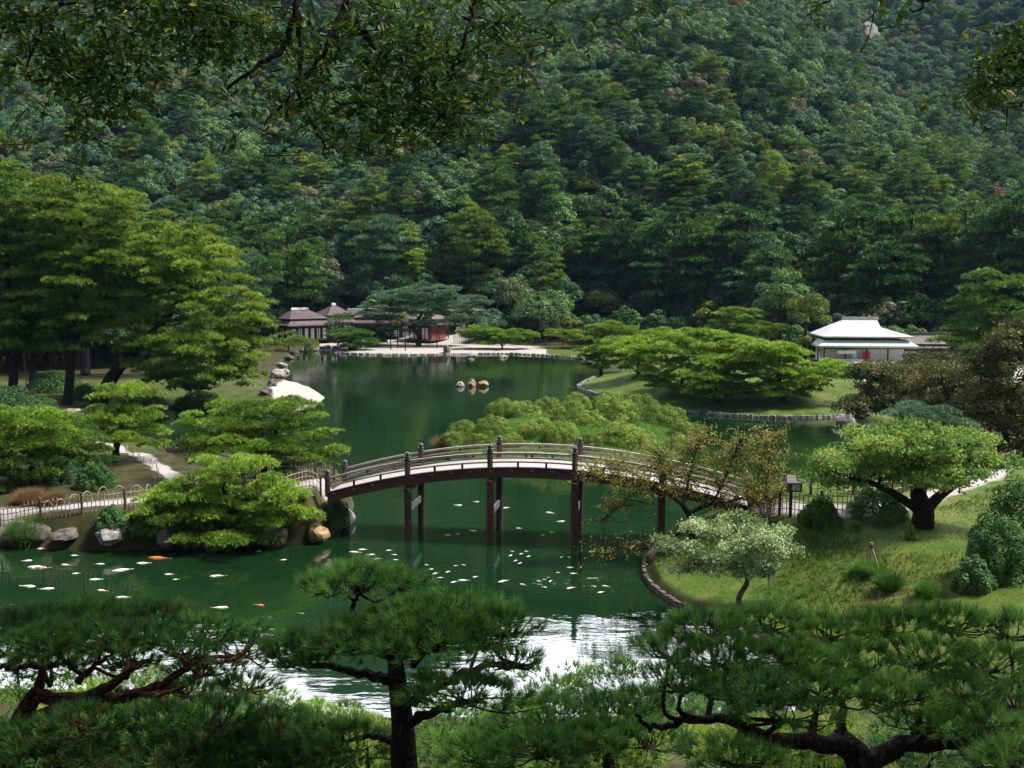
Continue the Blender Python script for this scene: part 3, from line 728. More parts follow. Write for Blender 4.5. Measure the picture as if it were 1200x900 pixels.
def hoops():
    g0 = None
    pts = [(56,598),(71,594),(87,589),(102,587),(121,582),(140,580),(160,578),(174,576),(183,568),(186,560),(184,553),(178,547),(170,543),(163,540),(156,536),(149,531)]
    q = [gp(a, b) for a, b in pts]
    for i, c in enumerate(q):
        nx = q[min(i+1, len(q)-1)]-q[max(i-1, 0)]; a = math.atan2(nx[1], nx[0])
        if g0 is None:
            th = np.linspace(0, PI, 13); mb = MB(); mb.tube(np.stack([.32*np.cos(th), 0*th, -.05+.52*np.sin(th)], 1), .02, 5)
            o = link('bamboo_hoop', mb.mesh('bamboo_hoop', M['bamboo'], smooth=True)); g0 = o
        else: o = g0.copy(); COL.objects.link(o)
        o.location = c; o.rotation_euler = (0, 0, a); o.scale = (1, 1, 1+.15*math.sin(i*5.1))
        tag(o, 'bent bamboo hoop in the row edging the planting bed beside the left path' if i < 9 else 'bent bamboo hoop in the row climbing beside the stone-paved path', 'hoop', 'bamboo hoops edging the left path')
hoops()

# ------------------------------------------------------------------ buildings
def house(label,  c, rz, w, d, base, wall_h, rise, over, roofm, wallm, ridge_f=.4, skirt=.35, gable=False, shoji=0, sagk=.47, posts=True, ridgem='ridge', name='tea_house', cat='house', eave=None, step=.22, veranda=True):
    root = thing(name, label, cat, c, rz)
    x, y = w/2, d/2
    if veranda:
        MB().box((0, 0, base-.09), (w+1.6, d+1.6, .16)).build('veranda', M['darkwood'], root)
        st = MB()
        for i in range(5):
            for jx in (-1, 1): st.box((-x+.1+i*(w-.2)/4, jx*(y+.5), base/2-.2), (.16, .16, base+.2-.16))
        st.build('foundation_posts', M['darkwood'], root)
    MB().box((0, .35, base+wall_h/2), (w-.9, d-1.3, wall_h)).build('wall', M[wallm], root)
    if posts:
        for i in range(5):
            for s in (-1, 1): MB().box((-x+i*w/4, s*y, base+wall_h/2), (.17, .17, wall_h)).build('post', M['darkwood'], root)
        for s in (-1, 1): MB().box((s*x, 0, base+wall_h/2), (.17, .17, wall_h)).build('post', M['darkwood'], root)
    MB().box((0, -y-.002, base+wall_h-.35), (w, .1, .18)).build('lintel', M['darkwood'], root)
    for i in range(shoji):
        fx = -x+(i+.5)*w/shoji
        MB().box((fx, -y+.02, base+wall_h*.40), (w/shoji*.55, .06, wall_h*.72)).build('shoji_panel', M['shoji'], root)
    for i in range(shoji//2):
        fy = -y+(i+.5)*d/(shoji//2)
        MB().box((-x+.02, fy, base+wall_h*.40), (.06, d/(shoji//2)*.5, wall_h*.72)).build('shoji_panel', M['shoji'], root)
    z0 = base+wall_h; X, Y = x+over, y+over
    def ring(v, f, r0, r1):
        (X0, Y0, Z0), (X1, Y1, Z1) = r0, r1; b = len(v)
        for (a, b_, c_) in (r0, r1): v += [(-a, -b_, c_), (a, -b_, c_), (a, b_, c_), (-a, b_, c_)]
        for k in range(4): f.append((b+k, b+(k+1) % 4, b+4+(k+1) % 4, b+4+k))
    v, f = [], []
    sx, sy = X-over*(1-.0)-.1, Y-over-.1; zs = z0+rise*skirt
    rl = w*ridge_f/2
    ring(v, f, (X-.12, Y-.12, z0-.22), (X, Y, z0-.14)); ring(v, f, (X, Y, z0-.14), (X, Y, z0+.04)); ring(v, f, (X, Y, z0+.04), (sx, sy, zs))
    ring(v, f, (X-.12, Y-.12, z0-.22), (.5, .5, z0-.05))
    er = MB().add(v, f).build('roof', M[eave or roofm], root)
    v, f = [], []
    ux, uy = sx+.5, sy+.5; zu = zs+step
    ring(v, f, (ux-.1, uy-.1, zu-.2), (ux, uy, zu)); 
    zt = z0+rise; b = len(v)
    mx, my, zm = rl+(ux-rl)*.5, uy*.46, zu+(zt-zu)*sagk       # slight sag of the slope
    v += [(-ux, -uy, zu), (ux, -uy, zu), (ux, uy, zu), (-ux, uy, zu)]
    if gable: mx2 = ux
    v += [(-mx, -my, zm), (mx if not gable else rl+.05, -my, zm), (mx if not gable else rl+.05, my, zm), (-mx, my, zm), (-rl, 0, zt), (rl, 0, zt)]
    B = b
    f += [(B, B+1, B+5, B+4), (B+1, B+2, B+6, B+5), (B+2, B+3, B+7, B+6), (B+3, B, B+4, B+7), (B+4, B+5, B+9, B+8), (B+5, B+6, B+9), (B+6, B+7, B+8, B+9), (B+7, B+4, B+8)]
    up = MB().add(v, f).build('upper_roof', M[roofm], root)
    k = MB(); k.box((0, 0, zt+.1), (2*rl+.5, .38, .34)); k.box((0, 0, zt+.31), (2*rl+.3, .24, .1)); k.build('ridge_cap', M[ridgem], up)
    return root
def hp(px, py): g = gp(px, py); return np.array([g[0], g[1], max(.2, g[2])])
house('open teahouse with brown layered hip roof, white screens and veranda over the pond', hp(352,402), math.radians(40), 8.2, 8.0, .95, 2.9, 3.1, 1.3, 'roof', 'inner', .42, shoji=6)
house('square pavilion with a peaked brown roof joined behind the open teahouse', hp(352,402)+np.array([5.8, 6.4, 0]), math.radians(40), 6.0, 6.0, .95, 3.2, 3.6, 1.0, 'roof', 'redwall', .08, shoji=2)
house('long low wing with a brown roof and white ridge right of the teahouse', np.array([*(P(440,400,212)[:2]), .5]), math.radians(4), 15.0, 6.0, .5, 3.3, 2.6, 1.0, 'roof', 'redwall', .75, shoji=8)
house('small gabled building with grey roof and red walls behind the old beach pine', np.array([*(P(503,400,206)[:2]), .5]), math.radians(-35), 5.5, 6.0, .5, 3.2, 2.4, .8, 'greyroof', 'redwall', .5, shoji=2)
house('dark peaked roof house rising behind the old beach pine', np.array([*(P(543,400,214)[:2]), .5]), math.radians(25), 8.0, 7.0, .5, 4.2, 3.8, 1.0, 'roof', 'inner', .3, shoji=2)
wc = np.array([*(P(1006,430,140)[:2]), .4]); wc[2] = max(.4, hz(wc[0], wc[1]))
house('white-roofed house with pale green eaves and open shop front at right', wc, math.radians(-6), 11.4, 8.5, .25, 2.55, 3.5, 1.0, 'whiteroof', 'plaster', .40, .22, True, 0, .53, True, 'whiteroof', 'shop_house', eave='greenroof', step=.55, veranda=False)
wd = wc+np.array([11.5, 2.5, 0])
house('low side building with grey-brown roof right of the white-roofed house', wd, math.radians(-8), 9.5, 6.0, .25, 2.0, 1.7, .8, 'greyroof', 'plaster', .6, .3, False, 0, .5, True, 'greyroof', 'annex', step=.1, veranda=False)
def shopfront():
    f = wc+np.array([-1.2, -4.6, 0])
    r = thing('shop_counter', 'white counter table in front of the white-roofed house', 'counter', f+np.array([-1.6, 0, 0]))
    MB().box((0, 0, .45), (3.4, .7, .9)).build('counter_front', M['plaster'], r); MB().box((0, 0, .94), (3.6, .9, .07)).build('counter_top', M['palewood'], r)
    for k, (dx, m, lab) in enumerate([(.9, 'redcloth', 'red hanging cloth banner under the green eaves'), (1.45, 'redcloth', 'second red cloth banner right beside the first'), (-.5, 'bluecloth', 'pale blue cloth hanging under the green eaves')]):
        b = thing('cloth_banner', lab, 'banner', wc+np.array([-1.6+dx, -4.15, 1.45]))
        v = MB(); v.box((0, 0, 0), (.42 if k < 2 else .55, .05, .95)); v.build('cloth', M[m], b); MB().tube([(-.3, 0, .5), (.3, 0, .5)], .025, 6).build('rod', M['darkwood'], b)
    s = thing('awning_panel', 'long blank white panel under the eaves of the white-roofed house', 'panel', wc+np.array([-3.2, -4.3, 1.95]))
    MB().box((0, 0, 0), (2.6, .08, .5)).build('board', M['plaster'], s); MB().box((0, .06, .3), (2.8, .06, .1)).build('batten', M['darkwood'], s)
    n = hp(1036, 456)
    b = thing('banner_flag', 'tall narrow white banner on a pole among the bronze trees', 'banner', n)
    MB().box((.3, 0, 1.7), (.6, .03, 1.9)).build('cloth', M['plaster'], b); MB().lathe((-.03, 0, 0), [(.03, 0), (.025, 2.8)], 8).build('pole', M['darkbamboo'], b); MB().tube([(-.03, 0, 2.68), (.62, 0, 2.68)], .02, 6).build('crossbar', M['darkbamboo'], b)
    t = thing('market_stall', 'green-topped stall table at the right foot of the pine point', 'stall', hp(999, 443))
    MB().box((0, 0, 1.0), (2.6, 1.3, .1)).build('tabletop', M['greenroof'], t)
    for a in (-1.15, 1.15):
        for e in (-.5, .5): MB().box((a, e, .47), (.09, .09, .94)).build('leg', M['palewood'], t)
    MB().box((0, -.3, .62), (2.1, .5, .45)).build('shelf_box', M['plaster'], t)
shopfront()

# ------------------------------------------------------------------ small garden things
def small_things():
    g = gp(926, 606)
    r = thing('sign_lantern', 'small roofed wooden lantern box on a dark post by the right fence', 'lantern', g)
    MB().box((0, 0, .55), (.12, .12, 1.3)).build('post', M['darkwood'], r)
    b = MB(); b.box((.15, 0, 1.4), (.55, .5, .45)); bx = b.build('box', M['darkwood'], r); MB().box((.15, -.262, 1.4), (.38, .03, .3)).build('pane', M['palewood'], bx)
    v = MB(); v.add([(-.3,-.45,1.62),(.6,-.45,1.62),(.6,.45,1.62),(-.3,.45,1.62),(-.22,0,1.9),(.52,0,1.9)], [(0,1,5,4),(2,3,4,5),(1,2,5),(3,0,4),(3,2,1,0)]); v.build('roof', M['greyroof'], r)
    g = gp(1020, 672)
    r = thing('stake_tripod', 'leaning tripod of pale bamboo stakes in a tuft on the right lawn', 'stakes', g)
    for a, b in ((-.35, -.1), (.32, -.3), (.1, .35)): MB().tube([(a, b, -.1), (-a*.12, -b*.12, 1.18)], .03, 6).build('stake', M['bamboo'], r)
    MB().lathe((0, 0, .98), [(.07, 0), (.075, .05), (.07, .1)], 8).build('binding', M['darkbamboo'], r)
    for px, py, h in ((458, 410, 3.2), (466, 407, 3.4), (475, 411, 3.6), (512, 408, 3.5)):
        g = gp(px, py); r = thing('wooden_prop', 'wooden crutch propping the old spreading pine on the white beach', 'prop', g, 0, 'props under the old pine')
        MB().lathe((0, 0, -.2), [(.11, 0), (.09, h+.2)], 8).build('post', M['bark'], r); MB().tube([(-.9, 0, h), (.9, 0, h)], .09, 6).build('crossbar', M['bark'], r)
    g = gp(460, 401)
    r = thing('red_bench', 'long low red bench on the white beach beside the old pine', 'bench', g)
    MB().box((0, 0, .55), (8, .8, .12)).build('seat', M['redwall'], r)
    for a in (-3.6, -1.2, 1.2, 3.6): MB().box((a, 0, .24), (.14, .6, .5)).build('leg', M['darkwood'], r)
small_things()

# ------------------------------------------------------------------ koi
def koi_mesh(name, mat):
    mb = MB(); t = np.linspace(-.5, .42, 11)
    mb.tube(np.stack([t, .03*np.sin(t*5), 0*t], 1), np.array([.012,.055,.08,.095,.1,.098,.09,.075,.055,.035,.018]), 10)
    mb.add([(.38,.02,0),(.62,.11,.02),(.55,.03,.01),(.62,-.05,.015)], [(0,1,2),(0,2,3)])
    for s in (-1, 1): mb.add([(-.28,s*.08,0),(-.16,s*.2,.005),(-.1,s*.16,.005),(-.16,s*.08,0)], [(0,1,2,3) if s > 0 else (3,2,1,0)])
    mb.add([(-.1,.015,.09),(.02,.025,.12),(.16,.02,.07)], [(0,1,2)])
    return mb.mesh(name, M[mat], smooth=True)
KM = {k: koi_mesh('koi', m) for k, m in (('w','koiwhite'), ('o','koiorange'), ('m','koimix'))}
KOI = [ # px, py, length in px, kind
 (50,643,14,'m'),(32,657,13,'w'),(45,665,30,'m'),(77,662,14,'w'),(89,672,10,'w'),(117,661,14,'m'),(187,654,30,'o'),(168,660,18,'w'),(143,668,24,'w'),(112,679,16,'w'),
 (33,687,22,'w'),(55,690,20,'m'),(120,692,16,'m'),(144,700,20,'w'),(255,675,20,'m'),(258,712,22,'m'),(304,709,15,'o'),(332,656,9,'w'),(159,644,14,'w'),(303,646,8,'w'),(88,651,12,'m'),(198,673,12,'w'),(206,679,8,'w'),
 (525,627,9,'w'),(536,626,7,'w'),(554,622,11,'w'),(608,619,8,'w'),(636,627,6,'w'),(647,624,6,'w'),(657,611,12,'m'),(645,601,14,'m'),
 (598,651,8,'w'),(604,657,8,'w'),(611,649,7,'w'),(619,652,7,'w'),(609,660,9,'w'),(617,646,6,'w'),(600,646,6,'w'),(590,681,16,'m'),(613,685,11,'m'),(638,688,8,'w'),(669,689,13,'m'),
 (668,665,9,'w'),(672,672,9,'w'),(658,653,6,'w'),(667,653,6,'w'),(654,671,6,'w'),(710,687,12,'m'),(704,694,10,'w'),(537,592,11,'w'),(558,588,9,'w'),(593,595,9,'w'),
 (543,680,14,'w'),(532,682,10,'w'),(510,672,9,'w'),(516,677,8,'w'),(505,667,7,'w'),(500,662,6,'w'),(525,670,8,'w'),(534,663,6,'w'),(543,662,7,'w'),(557,676,8,'w'),
 (416,647,16,'w'),(425,644,12,'w'),(434,650,12,'w'),(441,655,12,'w'),(456,645,8,'w'),(462,650,8,'w'),(464,656,8,'w'),(632,681,8,'m'),(645,681,8,'w'),(638,679,6,'w'),(696,687,8,'w')]
for i, (px, py, l, k) in enumerate(KOI):
    c = G(px, py); o = link('koi', KM[k], None, (c[0], c[1], .0)); s = l*c[1]/F_PX/1.1; o.scale = (s, s*.8, s*.75); o.location.z = .004
    o.rotation_euler = (0, 0, R_.uniform(-.35, .35)+(PI if R_.random() < .4 else 0)+(R_.uniform(-.6, .9) if px > 480 else 0))
    zone = 'near the left bank rocks' if px < 350 else ('in the shoal beside the left bridge columns' if px < 480 else ('in the shoal beside the middle bridge columns' if px < 650 else 'below the right bridge columns'))
    nm = {'w': 'white koi swimming ', 'o': 'orange koi swimming ', 'm': 'white koi with orange patches swimming '}[k]
    if k == 'o': zone += ', close to the bank' if px < 250 else ', out in open water'
    tag(o, nm+zone, 'koi', 'koi in the pond')
# ------------------------------------------------------------------ forest kinds
def trunk_mesh(h, r, rng, limbs=5, R=3.0, bark='bark'):
    mb = MB(); b = rng.normal(0, .25, 2)
    p = spline([(0, 0, -.6), (b[0]*.5, b[1]*.5, h*.4), (b[0], b[1], h)], 4); mb.tube(p, np.linspace(r, r*.35, len(p)), 7)
    for i in range(limbs):
        a = i*2.4+rng.uniform(-.4, .4); z = h*rng.uniform(.45, .95); s = np.array([b[0]*.8, b[1]*.8, z]); e = s+np.array([math.cos(a)*R*.7, math.sin(a)*R*.7, h*.12])
        mb.tube(spline([s, (s+e)/2+np.array([0, 0, -.1]), e], 3), np.linspace(r*.4, r*.12, 7), 5)
    return mb.mesh('trunk', M[bark], smooth=True)
rg = np.random.default_rng(21)
SHAPES = {}
for k in range(3):
    V, t = lobed(4.6, [8.5, 7.2, 10][k], [34, 26, 40][k], 4000, .57, rg, (.18, .34)); SHAPES['broad%d' % k] = ((V+np.array([0, 0, 2.2]), t), (7.5, .28))
for k in range(2):
    V, t = tiered(3.9, [9.5, 12][k], [46, 56][k], 10, .55, .2, 4, rg, [.10, .25][k], .33); SHAPES['pine%d' % k] = ((V+np.array([0, 0, 3.2]), t), ([12.3, 14.5][k], .24))
V, t = tiered(3.0, 12.5, 50, 15, .48, .14, 4, rg, .8, .32); SHAPES['cone0'] = ((V+np.array([0, 0, 1.5]), t), (13.2, .24))
KINDS = [ # shape, leaves, name, words, weight near, weight far
 ('broad0','broad_dark','broadleaf_tree','dark green round-crowned broadleaf tree',.15,.21),
 ('broad1','broad_teal','broadleaf_tree','blue-green round-crowned broadleaf tree',.14,.22),
 ('broad2','broad_green','broadleaf_tree','mid-green tall-crowned broadleaf tree',.18,.20),
 ('broad0','broad_brown','broadleaf_tree','grey-brown broadleaf tree',.14,.18),
 ('broad1','broad_yellow','broadleaf_tree','yellow-green broadleaf tree',.05,.035),
 ('broad2','broad_red','broadleaf_tree','rust-red broadleaf tree',.004,.007),
 ('pine0','needle_dark','pine_tree','dark green tiered pine',.12,.035),
 ('pine1','needle_mid','pine_tree','fresh green tall tiered pine',.12,.02),
 ('pine0','needle_blue','pine_tree','blue-green tiered pine',.05,.03),
 ('cone0','needle_dark','conifer','narrow dark conifer',.03,.02),
 ('pine1','needle_yellow','pine_tree','yellow-green tiered pine',.06,.01)]
CROWN, TRUNK = [], []
for s, m, nm, lab, a, b in KINDS:
    (V, t), (h, r) = SHAPES[s]
    CROWN.append(cloud_mesh('crown', [(V, t)], M[m])); TRUNK.append(trunk_mesh(h, r, rg))
def wild_tree(k, loc, s, sz, rz, label, group, crown_store=None):
    root = thing(KINDS[k][2], label, 'pine tree' if 'pine' in KINDS[k][2] else ('conifer' if k == 9 else 'tree'), loc, rz, group); root.scale = (s, s, s*sz)
    c = link('crown', CROWN[k], root); link('trunk', TRUNK[k], root); return c
def plant_forest():
    rng = np.random.default_rng(5); pts = []
    y = 118.0; row = 0
    while y < 690:
        sp = 4.9 if y < 300 else 5.0+ (y-300)*.003
        w = .70*y+20; xs = np.arange(-w, w, sp)+(row % 2)*sp/2
        pts.append(np.stack([xs+rng.uniform(-.36, .36, len(xs))*sp, y+rng.uniform(-.36, .36, len(xs))*sp], 1)); y += sp*.87; row += 1
    p = np.concatenate(pts); x, y = p[:, 0], p[:, 1]; px = 600+F_PX*x/y
    yb = np.interp(px, [-250,0,150,260,330,560,600,800,850,930,1000,1200,1450], [122,128,145,178,218,220,207,202,188,172,166,156,140])
    ok = (y > yb) & ~((np.abs(x-wc[0]) < 26) & (y < 158)); x, y, px, yb = x[ok], y[ok], px[ok], yb[ok]
    z = H(x, y); q = np.stack([x, y, z+6], 1); ppx, ppy, f = proj(q)
    # bare ground round the cliff
    oc = gp(1016, 54); keep = np.hypot(x-oc[0], y-oc[1]+8) > 9; x, y, z, ppx, ppy, yb = [a[keep] for a in (x, y, z, ppx, ppy, yb)]
    n = len(x); far = sm((y-225)/90.); wn = np.array([k[4] for k in KINDS]); wf = np.array([k[5] for k in KINDS]); wn /= wn.sum(); wf /= wf.sum()
    # kinds grow in patches
    pat = vnoise(x/22., y/30., 31); pat2 = vnoise(x/35., y/35., 33)
    kind = np.zeros(n, int)
    for i in range(n):
        w = wn*(1-far[i])+wf*far[i]; w = w.copy()
        w[[6, 7, 8, 9, 10]] *= .3+1.5*pat[i]; w[3] *= (.15+3*max(0, pat2[i]-.35))*(1.7 if x[i] < 0 else .7); w[4] *= .2+3*max(0, .65-pat2[i])
        kind[i] = rng.choice(len(w), p=w/w.sum())
    sc_ = rng.uniform(.66, 1.18, n)*(1-.06*far); near = 1-sm((y-yb)/45.); sc_ *= 1+.28*near*(np.isin(kind, [6,7,8,9,10]))
    szz = rng.uniform(.85, 1.2, n); rz = rng.uniform(0, 6.28, n)
    inview = (ppx > -40) & (ppx < 1240) & (ppy > -60)
    order = np.argsort(np.where(inview, np.hypot(x, y), 1e9)); ind = order[:300]
    for k in range(len(KINDS)):
        if not (kind[ind] == k).any(): kind[ind[200+k]] = k
    crowns = {}
    for i in ind:
        zone = 'behind the big left pines' if ppx[i] < 320 else ('behind the teahouse roofs' if ppx[i] < 600 else ('behind the pine point' if ppx[i] < 930 else 'behind the white-roofed house'))
        c = wild_tree(kind[i], (x[i], y[i], z[i]), sc_[i], szz[i], rz[i], KINDS[kind[i]][3]+' '+zone+' on the slope', 'forest trees at the mountain foot')
        crowns.setdefault(kind[i], c)
    col = bpy.data.collections.new('forest_crowns')
    for k in crowns: col.objects.link(crowns[k])
    names = sorted(o.name for o in col.objects); idx = {k: names.index(crowns[k].name) for k in crowns}
    rest = np.setdiff1d(np.arange(n), ind)
    me = bpy.data.meshes.new('forest'); me.vertices.add(len(rest)); me.vertices.foreach_set('co', np.stack([x, y, z], 1)[rest].astype(np.float32).ravel())
    for nm, ty, v in (('kind', 'INT', np.array([idx[k] for k in kind[rest]], np.int32)), ('turn', 'FLOAT', rz[rest].astype(np.float32)), ('size', 'FLOAT', sc_[rest].astype(np.float32)), ('tall', 'FLOAT', (sc_*szz)[rest].astype(np.float32))):
        a = me.attributes.new(nm, ty, 'POINT'); a.data.foreach_set('value', v)
    o = link('forest', me); tag(o, 'dense mixed forest covering the whole mountainside above the garden', kind='stuff')
    ng = bpy.data.node_groups.new('forest_scatter', 'GeometryNodeTree')
    ng.interface.new_socket('Geometry', in_out='INPUT', socket_type='NodeSocketGeometry'); ng.interface.new_socket('Geometry', in_out='OUTPUT', socket_type='NodeSocketGeometry')
    N = ng.nodes; L = ng.links; gi = N.new('NodeGroupInput'); go = N.new('NodeGroupOutput'); iop = N.new('GeometryNodeInstanceOnPoints'); ci = N.new('GeometryNodeCollectionInfo')
    ci.inputs['Collection'].default_value = col; ci.inputs['Separate Children'].default_value = True; ci.inputs['Reset Children'].default_value = True
    def attr(nm, ty): a = N.new('GeometryNodeInputNamedAttribute'); a.data_type = ty; a.inputs[0].default_value = nm; return a.outputs[0]
    L.new(gi.outputs[0], iop.inputs['Points']); L.new(ci.outputs[0], iop.inputs['Instance']); iop.inputs['Pick Instance'].default_value = True
    L.new(attr('kind', 'INT'), iop.inputs['Instance Index'])
    cx = N.new('ShaderNodeCombineXYZ'); L.new(attr('turn', 'FLOAT'), cx.inputs[2]); er = N.new('FunctionNodeEulerToRotation'); L.new(cx.outputs[0], er.inputs[0]); L.new(er.outputs[0], iop.inputs['Rotation'])
    cs = N.new('ShaderNodeCombineXYZ'); sz_ = attr('size', 'FLOAT'); L.new(sz_, cs.inputs[0]); L.new(sz_, cs.inputs[1]); L.new(attr('tall', 'FLOAT'), cs.inputs[2]); L.new(cs.outputs[0], iop.inputs['Scale'])
    L.new(iop.outputs[0], go.inputs[0])
    md = o.modifiers.new('scatter', 'NODES'); md.node_group = ng
    print('forest', n, 'individual', len(ind))
plant_forest()

# ------------------------------------------------------------------ trees of the far garden
def T3(pts, Y): return [P(a, b, Y) if not isinstance(a, np.ndarray) else a for a, b in pts]
def pine_at(label, base, trunk, envs, npad, pr, ph, mat, seed, Y=None, tr=.25, **kw):
    b = gp(*base); Y = Y or b[1]
    tp = [b+np.array([0, 0, -.3])]+[P(a, c, Y) for a, c in trunk]
    rng = np.random.default_rng(seed+99)
    E = [ell(*e[:2], Y+(e[4] if len(e) > 4 else rng.uniform(-.15, .15)*e[2]*Y/F_PX), e[2], e[3]) for e in envs]
    return pine(label, tp, tr, E, npad, pr, ph, mat, seed, base=b, **kw)
near_kw = dict(dens=80, m=7, L=.22, W=.045, sep=1.2, vsep=.72, twigs=1)
FK = dict(dens=9, m=6, L=.55, W=.13, sep=.7, vsep=.4, spread=.6)
# big pines at the left
BG = 'big spreading pines on the left bank'
BK = dict(dens=26, m=6, L=.46, W=.11, sep=.95, vsep=.6, spread=.5, name='pine_tree', twigs=1)
pine_at('huge leaning pine with two dark limbs spreading right over the pond', (116,474), [(128,448),(150,418),(178,392),(205,360),(225,335)],
        [(220,380,95,70),(160,345,80,60),(275,412,42,38),(200,305,75,38),(235,435,75,25),(285,385,30,25)], 260, 1.2, .38, 'needle_yellow', 101, tr=.75, **BK)
pine_at('tall upright pine with a straight dark trunk left of the leaning pine', (79,474), [(82,440),(86,380),(92,310),(95,250)],
        [(95,320,85,80),(100,255,70,50),(60,380,70,40),(130,300,60,50)], 220, 1.2, .38, 'needle_yellow', 102, tr=.5, **BK)
pine_at('shaded tall pine at the left picture edge on the bank', (14,470), [(16,430),(12,370),(8,300),(5,250)],
        [(10,320,70,90),(0,250,70,60),(20,390,60,35),(-50,300,60,110)], 190, 1.25, .4, 'needle_mid', 103, tr=.5, **BK)
pine_at('slim shaded pine between the upright pine and the picture edge', (38,462), [(38,430),(40,380),(44,330)],
        [(45,330,60,70),(50,270,55,45)], 90, 1.5, .6, 'needle_mid', 104, Y=104, tr=.4, **BK)
pine_at('light yellow-green pine crown rising behind the leaning pine', (180,440), [(182,400),(186,340),(190,290)],
        [(190,290,75,45),(225,305,55,35),(160,310,60,45)], 110, 1.7, .6, 'needle_yellow', 105, Y=122, tr=.5, **BK)
pine_at('tall bushy pine top standing highest behind the left pines', (100,440), [(100,400),(96,330),(92,260)],
        [(85,260,80,45),(60,300,80,60),(120,290,60,40),(20,225,50,30)], 150, 1.8, .65, 'needle_yellow', 106, Y=128, tr=.55, **BK)
pine_at('dark green pine between the leaning pine and the teahouse', (262,420), [(262,390),(258,340),(255,300)],
        [(258,300,45,30),(262,340,50,30),(290,330,35,25),(275,370,45,20)], 55, 1.7, .6, 'needle_dark', 107, Y=168, tr=.5, **dict(FK, twigs=0))
# mid-left garden pines
pine_at('broad cloud-pruned pine between the back fence and the bridge', (312,562), [(310,545),(318,525),(325,500)],
        [(262,500,52,26),(325,486,50,22),(300,518,78,22),(368,522,32,20),(245,522,40,20),(345,540,40,14)], 95, .78, .22, 'needle_bright', 111, tr=.22, **near_kw)
pine_at('cloud-pruned pine spreading over the water in front of the left path', (268,606), [(268,590),(262,570),(270,548)],
        [(270,546,45,15),(222,588,62,26),(312,588,50,34),(185,608,35,18),(268,622,72,17),(338,604,32,15),(245,565,40,18)], 110, .68, .27, 'needle_bright', 112, tr=.2, **dict(near_kw, dens=110, L=.22, W=.04))
pine_at('small tiered pine with a thick dark trunk on the planting bed', (137,541), [(136,525),(143,508),(140,485),(147,468)],
        [(148,461,34,9),(138,487,46,14),(152,509,40,10),(118,500,28,12),(168,488,24,12),(178,519,14,8)], 56, .75, .26, 'needle_bright', 113, tr=.26, **near_kw)
pine_at('layered pine at the left picture edge above the bank', (36,570), [(38,550),(34,525),(32,500)],
        [(30,494,62,14),(18,518,60,16),(28,545,52,14),(62,508,38,12),(8,560,40,14)], 70, .85, .28, 'needle_bright', 114, tr=.24, **near_kw)
pine_at('low dark garden pine on the planting bed above the hoops', (84,552), [(84,542),(82,528),(80,512)], [(86,522,38,12),(66,504,40,11),(104,538,30,9),(60,530,30,10)], 40, .75, .24, 'needle_mid', 115, tr=.2, **near_kw)
pine_at('small bright pine on the bank between the path and the water', (222,598), [(222,590),(220,580)], [(215,580,34,10),(238,590,28,8),(198,592,24,8)], 22, .65, .22, 'needle_bright', 116, tr=.14, **near_kw)
# pine point
QK = dict(dens=34, m=5, L=.34, W=.12, sep=1.1, vsep=.72)
for i, (lab, base, tr, env, n, mat) in enumerate([
  ('largest cloud-pruned pine in the middle of the grassy point', (800,459), [(800,445),(808,425),(805,408)], [(800,405,66,17),(758,414,45,17),(842,410,55,19),(820,432,48,17),(775,434,46,14),(800,392,40,8),(800,448,52,10),(765,444,30,8)], 62, 'needle_bright'),
  ('low round cloud-pruned pine at the front of the grassy point', (842,472), [(841,462),(836,450),(840,438)], [(838,456,38,11),(834,441,36,9),(852,427,36,10)], 30, 'needle_bright'),
  ('dark-bottomed cloud-pruned pine at the right of the grassy point', (918,470), [(918,458),(912,440),(915,420)], [(922,452,34,14),(905,430,46,16),(942,440,38,16),(966,434,28,11),(898,410,42,12),(880,420,30,12),(900,455,40,10)], 52, 'needle_bright'),
  ('small cloud-pruned pine at the left tip of the grassy point', (705,440), [(704,432),(708,420),(714,410)], [(700,413,24,8),(720,404,30,9),(706,427,22,6),(690,419,13,6)], 24, 'needle_bright'),
  ('cloud-pruned pine between the tip pine and the largest one', (748,440), [(748,430),(750,415),(752,402)], [(742,405,36,12),(768,399,40,10),(735,420,26,8)], 30, 'needle_bright'),
  ('flat-tiered pine on the far bank left of the grassy point', (716,408), [(716,402),(714,394),(716,386)], [(716,386,32,8),(664,391,26,6),(690,395,34,6),(742,394,20,7)], 36, 'needle_yellow'),
  ('tall tiered pine behind the largest pine of the point', (876,420), [(876,405),(874,388),(872,372)], [(868,369,30,9),(880,384,38,9),(906,385,18,7),(850,382,24,8)], 34, 'needle_bright'),
  ('yellow-green low pine at the right end of the beach', (588,409), [(588,404),(580,398),(575,392)], [(562,389,24,7),(590,393,28,7),(608,394,22,8),(575,400,26,5)], 34, 'needle_bright'),
  ('low round pine right of the teahouse by the shore rocks', (410,410), [(410,404),(412,398),(412,392)], [(410,393,24,8),(418,401,24,6),(398,398,14,6)], 24, 'needle_mid'),
  ('small pine on the white beach left of the old pine', (440,405), [(440,400),(440,394),(438,388)], [(438,388,20,7),(446,396,18,5)], 16, 'needle_dark')]):
    far_ = i in (5, 7, 8, 9)
    pine_at(lab, base, tr, env, int(n*2.6), .95 if not far_ else 1.1, .27, mat, 130+i, tr=.28, **(QK if not far_ else dict(QK, dens=24, L=.42, W=.14)))
pine_at('old spreading blue-green pine on props on the white beach', (490,406), [(491,394),(484,382),(494,368),(490,352)],
        [(490,354,58,17),(448,365,36,10),(538,350,34,9),(500,341,42,8),(458,386,20,4),(522,374,40,10),(470,346,40,10),(560,356,16,6)], 150, 1.35, .36, 'needle_blue', 150, tr=.6, **dict(QK, dens=24, L=.42, W=.14, sep=1.05))
